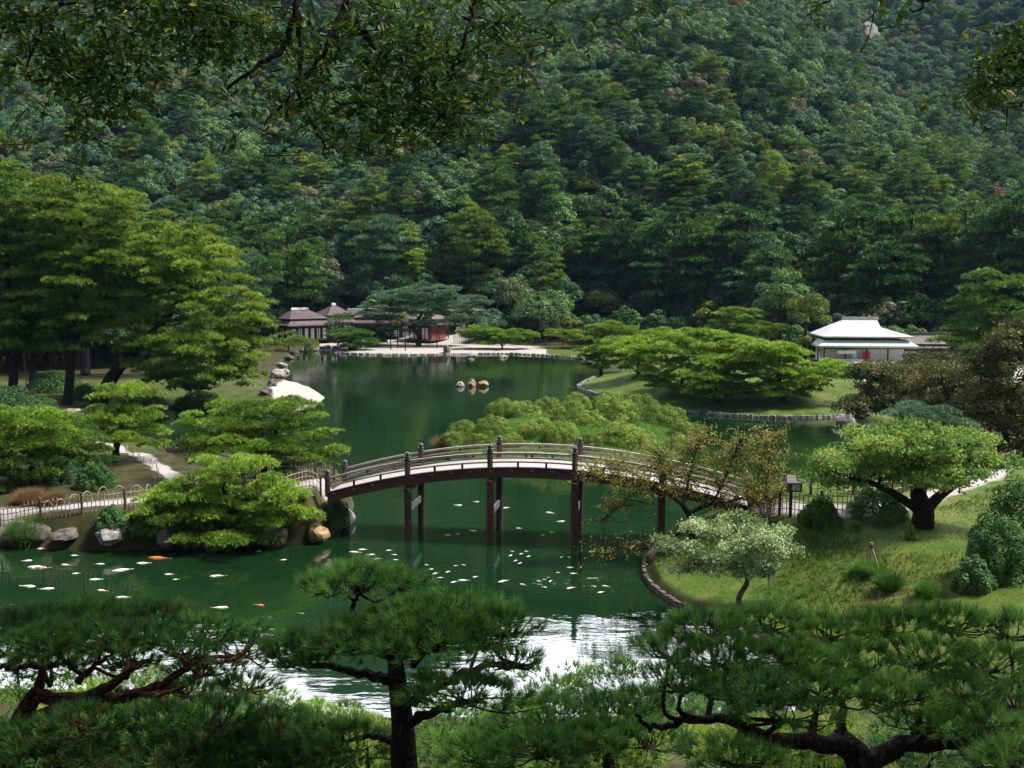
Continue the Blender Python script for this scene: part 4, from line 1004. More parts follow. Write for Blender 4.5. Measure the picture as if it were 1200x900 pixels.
pine_at('yellow-leaved low bushy pine before the teahouse veranda', (338,412), [(338,404),(336,398)], [(336,396,20,8),(350,401,22,7),(322,404,18,8)], 24, 1.3, .5, 'needle_yellow', 151, tr=.2, **dict(QK, dens=12))
pine_at('clipped dark pine tight against the right wall of the teahouse', (396,404), [(396,396),(396,386),(398,376)], [(396,382,12,12),(402,372,12,6)], 20, 1.2, .5, 'needle_dark', 152, Y=192, tr=.2, **dict(QK, dens=12))
# broadleaf garden trees (explicit)
def broad(label, px, pbase, ptop, rpx, Y, mat, seed, nl=30, nleaf=7000, L=.45, crown_from=.15, name='broadleaf_tree', cat='tree', lobe=(.22, .4)):
    rng = np.random.default_rng(seed); b = P(px, pbase, Y); b[2] = hz(b[0], b[1]); top = P(px, ptop, Y)[2]; h = top-b[2]; R = rpx*Y/F_PX
    root = thing(name, label, cat, b); V, t = lobed(R*.82, h*(1-crown_from)*.86, nl, nleaf, L, rng, lobe); V = V+np.array([0, 0, h*crown_from])
    link('crown', cloud_mesh('crown', [(V, t)], M[mat]), root); link('trunk', trunk_mesh(h*.8, max(.15, h*.022), rng, 6, R), root); return root
broad('big dark round evergreen tree on the far bank behind the low beach pine', 633, 405, 316, 46, 200, 'broad_green', 201, 40, 11000, .42, .04)
broad('blue-grey rounded tree between the old pine and the big round tree', 574, 404, 352, 27, 203, 'broad_teal', 202, 24, 6000, .42, .05)
broad('yellow-green domed tree behind the old beach pine', 482, 400, 331, 32, 224, 'broad_yellow', 203, 24, 6000, .45, .1)
broad('bright green domed tree behind the square pavilion', 392, 400, 350, 26, 222, 'broad_green', 204, 22, 5000, .45, .1)
broad('tall pale green tree rising above the pines left of the white roof', 915, 410, 282, 40, 165, 'broad_green', 205, 34, 9000, .42, .1)
broad('yellowing tree in front of the tall pale green tree', 945, 420, 318, 34, 156, 'broad_yellow', 206, 30, 6000, .38, .15)
broad('dark teal bushy tree left of the white roof', 985, 425, 350, 26, 158, 'broad_teal', 207, 24, 5000, .4, .05)
broad('small weeping yellow-brown tree left of the white-roofed house', 944, 425, 381, 15, 142, 'broad_yellow', 208, 14, 3000, .3, .2)
broad('rusty red tree in the shade right of the white roof', 1078, 425, 392, 20, 156, 'broad_red', 209, 16, 3000, .35, .05)
broad('grey-green round tree at the left of the far bank woods', 300, 410, 345, 26, 205, 'broad_dark', 210, 24, 5000, .45, .05)
broad('reddish shrubby tree deep among the pines above the teahouse', 402, 395, 322, 14, 228, 'broad_red', 211, 14, 2500, .4, .3)
# row of tall trees at the edge of the woods
EDGE = [(338,262,205,7),(368,280,228,6),(420,262,232,6),(455,290,236,10),(520,275,234,7),(553,300,226,9),(598,268,232,6),(655,290,226,9),(690,275,220,6),(722,300,214,6),(752,285,212,7),(786,252,205,6),(816,258,202,7),(845,236,206,10),(872,246,200,6),
        (968,262,184,7),(1000,240,182,6),(1030,252,178,7),(1062,236,176,7),(1094,246,172,10),(1126,240,170,7),(1158,248,166,6),(1190,228,160,6),(1222,240,155,7)]
for i, (px, top, Y, k) in enumerate(EDGE):
    b = P(px, 400, Y); b[2] = hz(b[0], b[1]); h = P(px, top, Y)[2]-b[2]; s = h/[12.7, 15.2][0 if k in (6, 8) else 1]
    nb = 'over the teahouse roofs' if px < 600 else ('beyond the pine point' if px < 900 else 'behind the white-roofed house')
    wild_tree(k, tuple(b), s*.92, 1.08, i*1.7, KINDS[k][3]+' of the tall front row '+nb, 'tall front row of the woods')
# low undergrowth along the foot of the woods
def undergrowth():
    rng = np.random.default_rng(77)
    for i in range(58):
        px = 235+i*17+rng.uniform(-6, 6); Y = float(np.interp(px, [230,330,560,640,800,850,930,1000,1230], [196,212,213,203,198,184,168,163,150]))+rng.uniform(-3, 4)
        b = P(px, 400, Y); b[2] = hz(b[0], b[1]); k = [0, 1, 2, 2, 0, 4, 3][rng.integers(7)]; s = rng.uniform(.55, .95)
        nb = 'behind the teahouse roofs' if px < 600 else ('on the far bank behind the pine point' if px < 930 else 'around the white-roofed house')
        wild_tree(k, (b[0], b[1], b[2]-2.0*s), s, rng.uniform(.75, 1.0), rng.uniform(0, 6.28), 'low '+KINDS[k][3]+' '+nb, 'undergrowth at the foot of the woods')
undergrowth()
# right side: bronze cherries and dark pines
LK = dict(kind='leaf', sep=.95, vsep=.5)
pine_at('bronze-leaved cherry tree leaning over the water before the white house', (1062,500), [(1058,486),(1045,470),(1035,455)],
        [(1035,456,42,20),(1008,472,34,12),(1070,440,48,12),(1088,462,36,14),(1022,434,30,10),(1050,478,40,10)], 80, 1.0, .3, 'bronze_leaf', 161, tr=.28, name='cherry_tree', cat='cherry tree', dens=22, m=4, L=.26, twigs=2, **LK)
pine_at('bronze-green cherry tree right of the leaning one', (1122,520), [(1120,495),(1112,470),(1105,450)],
        [(1105,440,48,18),(1140,460,42,18),(1095,478,40,14),(1130,490,40,16)], 64, 1.0, .3, 'bronze_leaf', 162, tr=.28, name='cherry_tree', cat='cherry tree', dens=20, m=4, L=.26, twigs=2, **LK)
pine_at('dark green-brown tree filling the right picture edge behind the path', (1180,540), [(1178,510),(1172,470),(1176,430)],
        [(1180,440,45,30),(1160,480,40,26),(1200,500,40,40),(1190,400,40,25)], 84, 1.0, .3, 'bronze_leaf', 163, tr=.3, name='cherry_tree', cat='cherry tree', dens=22, m=4, L=.26, twigs=2, **LK)
pine_at('dark layered pine at the right edge beyond the pond', (1165,455), [(1165,420),(1160,385),(1168,345)],
        [(1172,340,42,35),(1140,385,40,16),(1185,385,40,22),(1160,362,50,14)], 60, 1.25, .45, 'needle_mid', 164, Y=108, tr=.35, **QK)
pine_at('low rounded pine in front of the woods at the far right', (1132,432), [(1132,424),(1134,412),(1134,402)],
        [(1136,404,38,14),(1118,396,20,8),(1160,410,30,14)], 34, 1.2, .45, 'needle_mid', 165, Y=120, tr=.3, **QK)
pine_at('low olive tree before the grey-brown side building', (1098,448), [(1098,438),(1096,428),(1098,418)],
        [(1092,420,34,10),(1118,428,30,9),(1075,432,24,8)], 34, 1.0, .3, 'bronze_leaf', 169, tr=.2, name='cherry_tree', cat='cherry tree', dens=18, m=4, L=.3, twigs=2, **LK)
pine_at('blue-green flat-topped pine rising behind the pale green tree', (1082,560), [(1080,540),(1078,515),(1080,495)],
        [(1080,486,40,9),(1074,500,36,7),(1100,494,26,7)], 26, .8, .28, 'needle_blue', 166, tr=.2, **near_kw)
LY = gp(1080, 618)[1]
pine_at('wide umbrella-shaped lime green tree with a dark forked trunk on the lawn', (1080,618), [(1082,598),(1076,578),(1082,556),(1078,535)],
        [(1075,516,82,16),(1008,543,52,16),(1138,540,48,14),(1095,552,76,12),(978,562,34,10),(1040,526,50,14),(1060,505,50,10)], 110, .55, .22, 'lime_leaf', 167, tr=.52, name='broadleaf_tree', cat='tree', dens=60, m=4, L=.19, leafW=.095, kind='leaf', sep=1.3, vsep=.7, twigs=1, extra=[([P(1081,602,LY),P(1100,582,LY+.3),P(1122,566,LY+.6),P(1140,552,LY+.8)],.28,.08),([P(1080,600,LY),P(1050,580,LY-.2),P(1022,566,LY-.4),P(996,560,LY-.6)],.22,.06)])
pine_at('small tree of pale cream-green leaf clusters with crooked grey limbs at the lawn edge', (868,718), [(866,700),(876,680),(866,655),(862,640)],
        [(862,624,66,18),(800,642,32,14),(894,646,40,16),(850,656,50,15),(816,668,28,10),(880,672,30,10),(780,640,16,8)], 70, .40, .16, 'pale_leaf', 168, tr=.14, name='broadleaf_tree', cat='tree', bark='greybark', dens=120, m=4, L=.14, leafW=.07, kind='leaf', sep=1.15, vsep=.7, twigs=1)
def autumn():
    lab = 'thinly leaved tree with orange and olive autumn leaves in front of the right bridge end'
    b = gp(812, 640); Y = b[1]; rng = np.random.default_rng(170); root = thing('cherry_tree', lab, 'cherry tree', b); mb = MB(); parts = []
    def limb(pts, r0, r1):
        q = spline([P(a, c, Y+d) for a, c, d in pts], 5); mb.tube(q, np.linspace(r0, r1, len(q)), 7); return q
    tk = spline([b-np.array([0, 0, .3]), P(812, 618, Y), P(808, 604, Y), P(800, 592, Y)], 4); mb.tube(tk, np.linspace(.2, .12, len(tk)), 8)
    Ls = [limb([(800,592,0),(782,578,.3),(765,572,.5),(742,578,.8),(722,596,.9),(703,612,1)], .1, .02), limb([(765,572,.5),(745,556,.2),(715,548,0),(690,556,-.2)], .06, .012),
          limb([(806,602,0),(835,590,.4),(868,584,.8),(892,568,1),(915,548,1.3)], .1, .02), limb([(800,592,0),(808,560,.6),(815,530,.9),(822,512,1.2)], .09, .015),
          limb([(812,618,0),(790,628,-.3),(765,640,-.6),(735,645,-.8),(700,648,-1)], .07, .015), limb([(835,590,.4),(850,560,0),(862,530,-.3),(868,514,-.4)], .06, .012),
          limb([(782,578,.3),(778,552,1),(770,530,1.4)], .05, .012), limb([(868,584,.8),(890,585,.2),(915,578,-.3)], .05, .012), limb([(892,568,1),(900,545,1.6),(906,512,2)], .04, .008)]
    for li, q in enumerate(Ls):
        low = li == 4
        for _ in range(96 if not low else 55):
            a = q[rng.integers(3, len(q))]; L = rng.uniform(.5, 1.5); d = unit(rng.normal(size=3)*np.array([1, 1, .55])+np.array([0, 0, .25])); e = a+d*L; m = (a+e)/2+rng.normal(0, .12, 3)
            tw = spline([a, m, e], 3); mb.tube(tw, np.linspace(.016, .005, len(tw)), 4)
            n = rng.integers(8, 28) if not low else rng.integers(2, 16)
            t = rng.uniform(.25, 1.05, n); pt = np.stack([np.interp(t, np.linspace(0, 1, len(tw)), tw[:, k]) for k in range(3)], 1)+rng.normal(0, .09, (n, 3))
            x_ = (600-proj(a)[0])
            bt = .42+rng.uniform(-.3, .3)
            parts.append((leaves(pt, rng.normal(size=(n, 3))+np.array([0, 0, .8]), .125, .075, rng), np.clip(bt+rng.normal(0, .15, n), 0, 1)))
    link('crown', cloud_mesh('crown', [(V-b, t) for V, t in parts], M['autumn_leaf']), root); mb.build('trunk', M['bark'], root, b, True)
autumn()

# ------------------------------------------------------------------ azaleas and shrubs
AZ = [(530,520,30),(543,510,38),(577,508,46),(560,523,36),(588,487,40),(613,489,44),(640,484,38),(630,508,46),(658,516,42),(600,522,32),(667,494,46),(690,498,42),(676,479,36),(713,477,42),(722,491,56),(728,518,58),(752,487,50),(768,497,50),(784,494,42),(803,514,46),(795,527,36),(690,524,34)]
AZM = []
for k in range(4):
    V, t = dome(1.0, .70, 9000, .068, np.random.default_rng(300+k)); AZM.append(cloud_mesh('foliage', [(V, t)], M['azalea']))
stm = MB()
for k in range(5): a = k*1.26; stm.tube(spline([(0, 0, -.1), (math.cos(a)*.12, math.sin(a)*.12, .25), (math.cos(a)*.4, math.sin(a)*.4, .5)], 3), np.linspace(.03, .012, 7), 5)
stm = stm.mesh('stem', M['bark'], smooth=True)
for i, (px, py, w) in enumerate(AZ):
    c = gp(px, py); s = w/2*c[1]/F_PX*1.0
    place = 'at the left end' if px < 570 else ('near the middle' if px < 680 else 'at the right end'); pl2 = 'on the front slope' if py > 505 else 'on the back slope'
    r = thing('azalea_bush', 'rounded yellow-green azalea '+pl2+' '+place+' of the island', 'azalea bush', c, i*1.9, 'azaleas on the island'); r.scale = (s, s, s*(1.22+.15*math.sin(i*3.3)))
    link('foliage', AZM[i % 4], r)
def gbush(label, px, py, wpx, hpx, mat, seed, n=3000, L=.09, **kw):
    c = gp(px, py); k = c[1]/F_PX; return bush(label, c-np.array([0, 0, .1]), wpx/2*k*.85, hpx*k*.9, mat, seed, int(n*2.4), L*1.1, **kw)
gbush('glossy dark green shrub on the planting bed below the small tiered pine', 113, 572, 52, 34, 'shrub_dark', 401, 3500, .10)
gbush('shaded shrub in the bed left of the glossy one', 72, 566, 50, 36, 'broad_dark', 402, 3000, .10)
gbush('leafy shrub hanging over the bank in front of the left fence', 132, 622, 46, 30, 'shrub_dark', 403, 3500, .10)
gbush('bright leafy shrub at the foot of the bank pine by the water', 175, 628, 44, 24, 'shrub_dark', 404, 3000, .1)
gbush('dark shrub on the bank under the bridge foot', 392, 612, 40, 34, 'broad_dark', 405, 3000, .09)
gbush('small clipped bush with several stems at the right fence', 960, 612, 54, 34, 'needle_mid', 406, 3500, .1)
gbush('dark shaded bush under the lime green tree', 1028, 604, 80, 38, 'broad_dark', 407, 3500, .11)
gbush('large green shrub at the right edge of the lawn', 1172, 678, 95, 84, 'shrub_dark', 408, 7000, .10)
gbush('dark shrub in the upper right corner of the lawn', 1196, 632, 90, 80, 'shrub_dark', 409, 5000, .10)
gbush('rounded green shrub spilling out from the right edge shrubs', 1142, 690, 56, 44, 'broad_green', 434, 3500, .10)
gbush('low yellow-green sprout on the lawn near the lime green tree', 1003, 620, 14, 12, 'lime_leaf', 410, 300, .08)
gbush('small leafy sprout at the foot of the lime green tree', 1066, 632, 16, 24, 'lime_leaf', 411, 300, .1)
gbush('dark low shrub on the grass below the upright left pine', 40, 482, 60, 22, 'broad_dark', 412, 2500, .16)
gbush('broad dark shrub at the far left under the edge pine', 8, 490, 90, 40, 'broad_dark', 430, 3500, .16)
gbush('spreading dark shrub behind the upright left pine', 62, 458, 70, 26, 'shrub_dark', 431, 3500, .18)
gbush('low dark shrub on the bank right of the leaning pine', 168, 478, 60, 20, 'broad_dark', 432, 3000, .16)
gbush('green shrub at the bank end below the leaning pine', 232, 474, 56, 18, 'shrub_dark', 433, 3000, .16)
gbush('round shrub in shade beside the leaning pine', 100, 468, 34, 20, 'shrub_dark', 413, 2000, .16)
gbush('yellowish shrub by the water in front of the teahouse', 366, 410, 22, 14, 'broad_yellow', 414, 1500, .22)
def sedge(label, px, py, rpx, mat, seed, L, n=700, name='grass_clump'):
    c = gp(px, py); R = rpx*c[1]/F_PX; rng = np.random.default_rng(seed); a = rng.uniform(0, 6.28, n); q = rng.uniform(0, 1, n)**.7*R*.5
    Q = np.stack([q*np.cos(a), q*np.sin(a), 0*a], 1); D = np.stack([np.cos(a)*q/R, np.sin(a)*q/R, .8+0*a], 1)
    r = thing(name, label, 'grass clump', c); V = needles(Q, D, 3, L, .03, .35, rng); link('blades', cloud_mesh('blades', [(V, np.clip(np.repeat(rng.normal(.5, .2, n), 3), 0, 1))], M[mat]), r)
sedge('arching dark green grass clump on the bank at the left edge', 34, 632, 26, 'grass_green', 421, 1.3)
sedge('dry rust-brown sedge clump above the left fence', 35, 590, 24, 'dry_grass', 422, .9)
sedge('second dry brown sedge clump closer to the hoops', 62, 592, 16, 'dry_grass', 423, .7)
sedge('fresh green grass tuft round the bamboo stakes on the lawn', 1018, 672, 26, 'grass_green', 424, .55, 900)
sedge('dark spiky grass tuft below the bamboo stakes', 1042, 692, 18, 'needle_fore', 425, .7, 500)
sedge('spiky grass tuft at the right of the lawn', 1085, 700, 16, 'needle_fore', 426, .6, 400)
sedge('pale reed tuft at the left tip of the azalea island', 519, 526, 12, 'dry_grass', 427, 1.2, 300)
def lawn_grass():
    rng = np.random.default_rng(9)
    n = 60000; x = rng.uniform(4, 28, n); y = rng.uniform(27, 60, n); z, s1, s2 = H(x, y, True)
    pd = np.full(n, 1e9)
    for (ax, ay), (bx, by) in zip(PATHS[2][0][:-1], PATHS[2][0][1:]):
        t = np.clip(((x-ax)*(bx-ax)+(y-ay)*(by-ay))/((bx-ax)**2+(by-ay)**2), 0, 1); pd = np.minimum(pd, np.hypot(x-ax-t*(bx-ax), y-ay-t*(by-ay)))
    k = (s1 > .35) & (pd > 1.3) & (vnoise(x*.5, y*.5, 41) > .3*rng.uniform(0, 1.6, n)); Q = np.stack([x, y, z-.01], 1)[k]; lush = sm((vnoise(x[k]*.25, y[k]*.25, 44)-.4)/.3)
    V = needles(Q, np.tile([0, 0, 1.], (len(Q), 1)), 3, .15, .022, .5, rng); sc2 = np.repeat(.6+.9*lush, 3)[:, None, None]; V = V[:, :1]+(V-V[:, :1])*sc2
    o = link('lawn_grass', cloud_mesh('lawn_grass', [(V, np.clip(np.repeat(.12+.75*vnoise(Q[:, 0]*.55, Q[:, 1]*.55, 47)+rng.normal(0, .18, len(Q)), 3), 0, 1))], M['grass'])); tag(o, 'short uneven grass on the right lawn', kind='stuff')
    n = 26000; x = rng.uniform(-7, 17, n); y = rng.uniform(64, 92, n); z, s1, s2 = H(x, y, True); k = s2 > .2; Q = np.stack([x, y, z-.01], 1)[k]
    V = needles(Q, np.tile([0, 0, 1.], (len(Q), 1)), 3, .3, .05, .5, rng)
    o = link('island_grass', cloud_mesh('island_grass', [(V, np.clip(np.repeat(rng.normal(.5, .2, len(Q)), 3), 0, 1))], M['grass_green'])); tag(o, 'fresh green grass between the azaleas on the island', kind='stuff')
lawn_grass()

# ------------------------------------------------------------------ foreground pines
def fore_pine(label, Y, trunk, limbs, pads, seed, bark, mat='needle_fore', L=.13, dens=300, m=34, base=None, thick=.5, W=.0055):
    rng = np.random.default_rng(seed); k = Y/F_PX
    tp = [P(a, b, Y+d) for a, b, d in trunk]
    foot = np.array([tp[0][0]+rng.uniform(-.1, .1), tp[0][1]+.1, 0]); foot[2] = hz(foot[0], foot[1])-.15
    if foot[2] < tp[0][2]-.3: tp = [foot]+tp
    org = tp[0].copy(); org[2] = hz(org[0], org[1]); root = thing('pine_tree', label, 'pine tree', org)
    mb = MB(); q = spline(tp, 5); r0 = thick*.5; mb.tube(q, np.linspace(r0, r0*.45, len(q)), 10); skel = [(p, rr) for p, rr in zip(q, np.linspace(r0, r0*.45, len(q)))]
    for pts, a, b in limbs:
        w = spline([P(x, y, Y+d) for x, y, d in pts], 5); rr = np.linspace(a, b, len(w)); mb.tube(w+rng.normal(0, .012, w.shape), rr, 8); skel += list(zip(w, rr))
    SK = np.array([s[0] for s in skel]); SR = np.array([s[1] for s in skel]); parts = []
    for px, py, rx, ry, d in pads:
        c = P(px, py, Y+d); R = rx*k; Rd = max(R*.7, ry*k*1.3); hh = ry*k*.75
        n = int(dens*PI*R*Rd); Q, D = pad_points(c, (R, Rd), hh, n, rng); D[:, 2] += .25
        V = needles(Q, D, m, L, W, .42, rng, .05); t = np.clip(np.repeat(.48+rng.uniform(-.12, .12)+rng.normal(0, .14, n), m)+rng.normal(0, .06, n*m), 0, 1); parts.append((V, t))
        root_pt = c-np.array([0, 0, hh*.55]); dist = np.linalg.norm(SK-root_pt, axis=1)+.5*np.clip(SK[:, 2]-root_pt[2], 0, 9); j = int(np.argmin(dist)); a = SK[j]
        if dist[j] > .08:
            mid = (a+root_pt)/2+rng.normal(0, .06, 3)-np.array([0, 0, .05]); w = spline([a, mid, root_pt], 5); mb.tube(w, np.linspace(min(SR[j]*.7, .05), .016, len(w)), 6)
        for _ in range(int(14+40*R*Rd)):
            e = Q[rng.integers(n)]; s = root_pt+np.array([rng.uniform(-.3, .3)*R, rng.uniform(-.3, .3)*Rd, 0]); mid = s*.45+e*.55-np.array([0, 0, hh*.3])+rng.normal(0, .02, 3)
            w = spline([root_pt, s*.5+root_pt*.5, mid, e], 3); mb.tube(w, np.linspace(.014, .004, len(w)), 5)
    link('crown', cloud_mesh('crown', [(V-org, t) for V, t in parts], M[mat]), root); mb.build('trunk', M[bark], root, org, True); return root
fore_pine('pine in the foreground middle with a dark upright trunk and flat needle pads', 8.0,
  [(474,900,0),(472,850,0),(466,800,0),(462,765,.05)],
  [([(470,830,0),(495,812,-.1),(530,796,-.2),(565,780,-.2),(600,776,-.2),(625,782,-.25)],.055,.012), ([(474,850,0),(500,838,-.2),(540,826,-.3),(570,822,-.4)],.05,.015), ([(464,795,0),(430,790,.1),(380,782,.2),(325,778,.2)],.055,.014),
   ([(462,770,.05),(435,752,.2),(416,730,.3),(414,712,.4),(420,695,.4)],.05,.015), ([(462,766,.05),(490,748,.1),(520,735,.1)],.05,.016), ([(472,870,0),(440,865,.1),(400,868,.2)],.045,.015)],
  [(425,682,68,22,.4),(380,690,30,14,.35),(470,684,28,13,.45),(520,722,85,30,.15),(590,735,42,26,.1),(500,752,80,26,-.1),(430,752,72,28,.1),(365,762,55,22,.25),(600,776,34,12,-.25),(545,815,70,18,-.35),(405,870,60,24,.2),(338,776,34,16,.2),(560,752,50,20,.3)], 501, 'bark', thick=.27)
fore_pine('pine in the left foreground with reddish crooked limbs under a wide needle canopy', 9.0,
  [(-5,960,0),(8,900,0),(22,850,.1),(40,815,.2)],
  [([(22,850,.1),(70,832,0),(115,812,-.2),(150,788,-.3),(180,770,-.3)],.085,.02), ([(40,815,.2),(90,818,.1),(150,815,-.1),(190,800,-.2),(225,778,-.2),(232,765,-.2)],.07,.018), ([(150,812,-.1),(180,814,-.3),(215,805,-.4)],.04,.015),
   ([(22,850,.1),(45,880,-.3),(75,872,-.5),(72,860,-.5)],.06,.03), ([(40,815,.2),(50,790,.3),(48,770,.4)],.06,.02), ([(48,780,.4),(20,782,.3),(-10,783,.3)],.04,.02), ([(90,800,.1),(110,782,.2),(125,770,.2)],.04,.016), ([(8,900,0),(80,920,-.4),(170,900,-.5),(230,880,-.6)],.07,.025)],
  [(40,736,75,26,.3),(110,726,75,22,.5),(180,728,70,22,.4),(235,742,50,24,.1),(70,752,70,22,-.1),(150,752,70,20,-.1),(15,760,50,20,0),(285,762,45,22,.3),(300,745,30,14,.5),(210,762,40,16,-.2),(-20,740,50,26,.3),
   (180,852,60,24,-.5),(250,842,60,26,-.3),(320,858,60,26,-.2),(150,880,60,22,-.6),(280,885,75,22,-.5),(360,885,50,20,-.4),(220,812,30,10,.2),(290,805,35,12,.4),(40,870,60,24,-.6),(100,850,50,20,-.7),(60,895,70,22,-.9),(130,825,34,12,.5),(60,776,60,14,.7),(150,772,60,13,.7),(238,786,46,14,.6),(200,895,70,20,-.8),(330,900,60,20,-.6)], 502, 'redbark', thick=.34, dens=280)
fore_pine('dense pine in the right foreground with heavy black limbs', 7.6,
  [(1030,960,0),(1012,905,0),(1000,880,0),(985,865,.1)],
  [([(1000,880,0),(950,868,-.1),(900,866,-.1),(868,852,-.1),(868,835,0)],.085,.025), ([(1012,890,0),(1070,872,.1),(1130,868,.1),(1190,862,.2)],.09,.03), ([(1070,872,.1),(1075,845,.2),(1080,820,.2)],.045,.018), ([(985,865,.1),(985,830,.3),(975,800,.4)],.05,.02), ([(900,866,-.1),(850,842,0),(800,846,.2),(760,852,.3),(745,838,.3)],.05,.016), ([(1130,868,.1),(1160,830,.4),(1180,800,.5)],.05,.02)],
  [(830,738,60,22,.6),(900,730,55,20,.8),(970,742,60,24,.8),(1040,736,60,22,.9),(1110,730,60,22,.9),(1180,738,50,24,.7),(785,762,42,24,.4),(850,772,65,24,.3),(930,776,65,24,.3),(1010,778,65,24,.4),(1090,770,60,24,.4),(1160,778,55,24,.4),
   (880,808,65,22,-.1),(960,812,65,22,-.1),(1045,816,60,22,-.1),(1130,815,60,22,0),(1195,820,40,26,0),(800,800,50,22,.1),(920,838,50,16,-.3),(1150,850,55,18,-.3),(1090,850,45,14,-.3),(860,892,50,18,-.8),(1190,895,50,20,-.9)], 503, 'bark', thick=.36, dens=270)
fore_pine('low blue-green pine between the middle and right foreground pines', 10.0,
  [(720,960,0),(715,910,0),(712,880,0)],
  [([(712,880,0),(680,868,0),(640,858,.1),(610,850,.1)],.05,.016), ([(712,880,0),(740,860,.1),(760,850,.2)],.05,.016)],
  [(640,840,62,30,.1),(600,870,55,26,-.2),(705,838,60,30,.2),(745,826,40,24,.5),(690,870,60,24,-.3),(560,885,50,20,-.3),(760,868,50,20,-.2),(630,880,60,18,-.6)], 504, 'bark', thick=.24, dens=230, L=.15)
HB = [('yellow-green bushy pine below the left foreground pine',430,868,70,36,14.5,'needle_yellow'),('bright yellow-green shrub behind the middle trunk',350,846,70,40,16,'needle_bright'),('green shrub right of the middle trunk at the bottom',540,876,60,32,14,'needle_mid'),
      ('green pine shrub on the slope behind the low blue-green pine',650,812,65,34,18,'needle_mid'),('green shrub on the slope left of the right pine',735,812,55,40,17,'needle_mid'),('yellow-green shrub under the right foreground pine',860,876,80,36,13.5,'needle_yellow'),
      ('olive shrub at the bottom below the right pine limbs',960,888,70,30,12.5,'needle_yellow'),('light shrub glimpsed under the reddish limbs at far left',90,838,70,40,15.5,'needle_bright'),('mid-green shrub at the lower left corner',15,880,70,40,13,'needle_mid'),
      ('green shrub behind the left pine canopy near the water',220,815,70,28,17.5,'needle_mid'),('dark green shrub on the slope under the right pine',1090,885,80,34,13,'needle_dark'),('dark green shrub at the lower right corner',1190,880,60,40,13,'needle_dark'),('yellow-green shrub on the slope behind the reddish limbs',150,830,75,30,19,'needle_yellow'),('mid-green shrub on the slope at the far left behind the canopy',20,785,85,46,21,'needle_mid'),('green shrub at the near shore behind the left canopy',105,782,75,44,22,'needle_bright'),('yellow-green shrub at the near shore left of the middle pine',195,795,62,36,22,'needle_yellow'),('bright shrub on the slope left of the middle trunk near the water',290,838,60,28,20,'needle_bright')]
HB += [('green shrub in the row along the foot of the near slope', 60+k*95, 868+10*math.sin(k*2.1), 66, 30, 15.5+1.5*math.sin(k*1.7), ['needle_mid','needle_yellow','needle_dark'][k % 3]) for k in range(12)]
for i, (lab, px, py, rx, ry, Y, mat) in enumerate(HB):
    c = P(px, py, Y); g = np.array([c[0], Y+.4, hz(c[0], Y+.4)]); k = Y/F_PX
    tp = [g, g*.5+c*.5, c+np.array([0, 0, -.1])]
    pine(lab, tp, .07, [(c, (rx*k, rx*k*.8, ry*k)), (c*.6+g*.4, (rx*k*.8, rx*k*.7, ry*k))], 22, .36, .16, mat, 520+i, name='pine_shrub', cat='shrub', group='shrubs in a row on the near slope' if 'in the row' in lab else None, dens=95, m=12, L=.17, W=.014, spread=.5, sep=.7, vsep=.45)

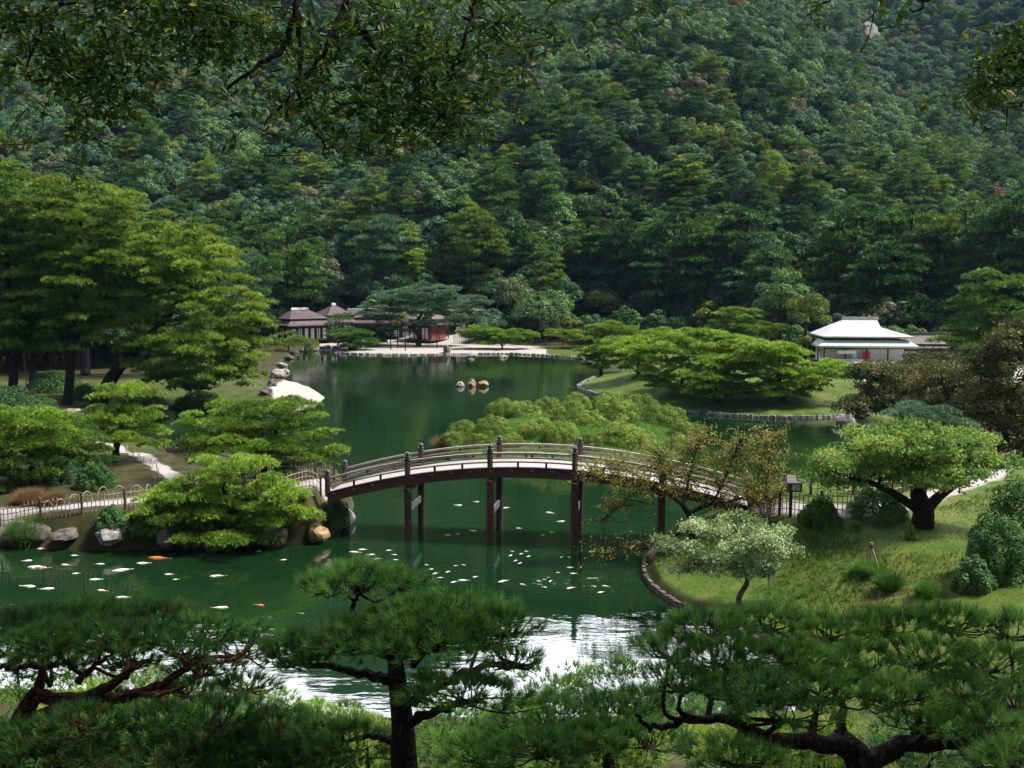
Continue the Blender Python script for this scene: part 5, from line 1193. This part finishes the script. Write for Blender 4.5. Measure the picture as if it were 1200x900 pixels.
# ------------------------------------------------------------------ trees overhead, hanging into the top of the picture
def overhead():
    rng = np.random.default_rng(601)
    def tree(label, foot, trunk, limbs, clus, Y, canopy, leaf=.10):
        g = np.array([*foot, hz(*foot)]); root = thing('overhanging_tree', label, 'tree', g); mb = MB(); parts = []
        tp = spline([g-np.array([0, 0, .3])]+[np.array(p, float) for p in trunk], 5); mb.tube(tp, np.linspace(.34, .14, len(tp)), 10)
        for pts, a, b in limbs:
            w = spline([np.array(p) if len(p) == 3 and isinstance(p, np.ndarray) else P(p[0], p[1], Y+p[2]) for p in pts], 5); mb.tube(w+rng.normal(0, .015, w.shape), np.linspace(a, b, len(w)), 7)
        for px, py, rx, ry, dd, n in clus:
            k = (Y+dd)/F_PX; c = P(px, py, Y+dd)
            for _ in range(int(n*.68)):
                s = c+np.array([rng.normal()*rx*k*.58, rng.normal()*.5, rng.normal()*ry*k*.55]); d = unit(rng.normal(size=3)*np.array([1, .8, .4])+np.array([0, 0, -.35])); L = rng.uniform(.2, .45); e = s+d*L
                mb.tube(spline([s, (s+e)/2+rng.normal(0, .02, 3), e], 2), np.linspace(.007, .003, 5), 4)
                q = rng.integers(9, 17); t = np.linspace(.1, 1, q); pt = s+(e-s)*t[:, None]+rng.normal(0, .03, (q, 3))
                parts.append((leaves(pt, rng.normal(size=(q, 3))+np.array([0, -.2, .9]), leaf, leaf*.46, rng), np.clip(.38+rng.uniform(-.15, .2)+rng.normal(0, .13, q)+.5*(rng.random(q) < .008), 0, 1)))
        for c, r, n in canopy:  # extra leaves out of view overhead, added to cast shade
            pt = np.array(c)+rng.normal(size=(n, 3))*np.array(r)*.55
            parts.append((leaves(pt, rng.normal(size=(n, 3))*.6+np.array([0, 0, 1.]), .2, .12, rng), np.clip(rng.normal(.4, .15, n), 0, 1)))
        link('crown', cloud_mesh('crown', [(V-g, t) for V, t in parts], M['shade_leaf']), root); mb.build('trunk', M['bark'], root, g, True)
    A = np.array
    tree('broadleaf tree hanging its dark leafy branches into the upper left of the view', (-5.6, 4.2), [(-5.5, 4.6, 14.0), (-4.8, 5.6, 16.4), (-3.6, 7.2, 17.6), (-1.8, 8.8, 18.2), (.6, 9.6, 18.4)],
      [([A([-2.4,8.4,18.0]),(352,-60,0),(348,10,0),(330,55,0),(300,80,-.1),(258,108,-.2)],.05,.012), ([(348,10,0),(352,60,.1),(350,110,.1),(368,150,.2),(385,185,.2)],.03,.008), ([A([-1.4,9.0,18.2]),(405,-50,.2),(410,10,.1),(432,45,.1),(445,60,0),(470,70,0)],.05,.014), ([(470,70,0),(490,90,.1),(492,130,.2)],.016,.006),
       ([(402,5,.1),(385,50,0),(362,85,0),(330,120,-.1),(310,150,-.1)],.028,.007), ([A([-4.2,6.6,17.2]),(150,-60,.3),(140,20,.3),(120,70,.2),(95,120,.2)],.04,.01), ([A([-4.9,5.4,16.2]),(60,-40,-.3),(50,30,-.3),(30,80,-.3)],.035,.01), ([A([-.2,9.4,18.3]),(560,-60,.2),(555,10,.2),(540,60,.2),(520,110,.2)],.035,.008), ([(540,20,.2),(590,25,.3),(630,35,.3)],.018,.006), ([A([.6,9.6,18.4]),(700,-40,.4),(760,-8,.4),(775,8,.4)],.03,.006)],
      [(60,40,80,45,0,120),(120,90,55,38,.2,85),(30,20,50,50,-.4,60),(90,130,26,34,.3,32),(210,15,75,34,.2,150),(255,30,40,26,.3,55),(340,90,40,60,.2,40),(320,30,35,35,.3,40),(430,40,70,45,.3,95),(500,60,65,55,.2,130),(470,125,50,38,.3,75),(530,120,40,40,.2,60),(405,120,40,35,.3,45),(420,155,30,22,.3,22),(580,50,45,45,.3,55),(600,15,50,22,.3,24),(700,5,55,9,.4,10),(765,5,18,12,.4,10),(290,150,30,25,.1,10),(85,165,14,16,.3,7)],
      9.2, CANOPY)
    tree('broadleaf tree reaching a small leafy spray into the upper right corner', (7.6, 5.5), [(7.4, 5.8, 14.0), (7.0, 6.6, 16.5), (6.2, 7.6, 18.0)],
      [([A([6.6,7.2,17.4]),(1250,-20,0),(1215,40,0),(1180,70,0),(1150,90,0)],.04,.01), ([A([6.2,7.6,18.0]),(1110,-40,.2),(1090,0,.2),(1065,14,.2)],.03,.008), ([(1110,-40,.2),(1000,-20,.2),(970,2,.2),(950,12,.2)],.025,.006)],
      [(1185,75,32,30,0,55),(1205,50,30,40,0,40),(1160,105,18,16,.1,16),(1195,120,18,20,.1,14),(1050,3,30,8,.2,12),(965,2,14,5,.2,3)], 9.0, [((8,6,20.5),(4.5,5,1.5),5200), ((11,9,20.5),(4,5,1.5),3600)])  # last list: leaf masses outside the frame, added to shade the right foreground
CANOPY = [((-3,4,20.5),(5,5,1.4),6500), ((3,3,21),(5,5,1.4),5200)]  # unseen leaf masses above the frame, added to darken the foreground
overhead()
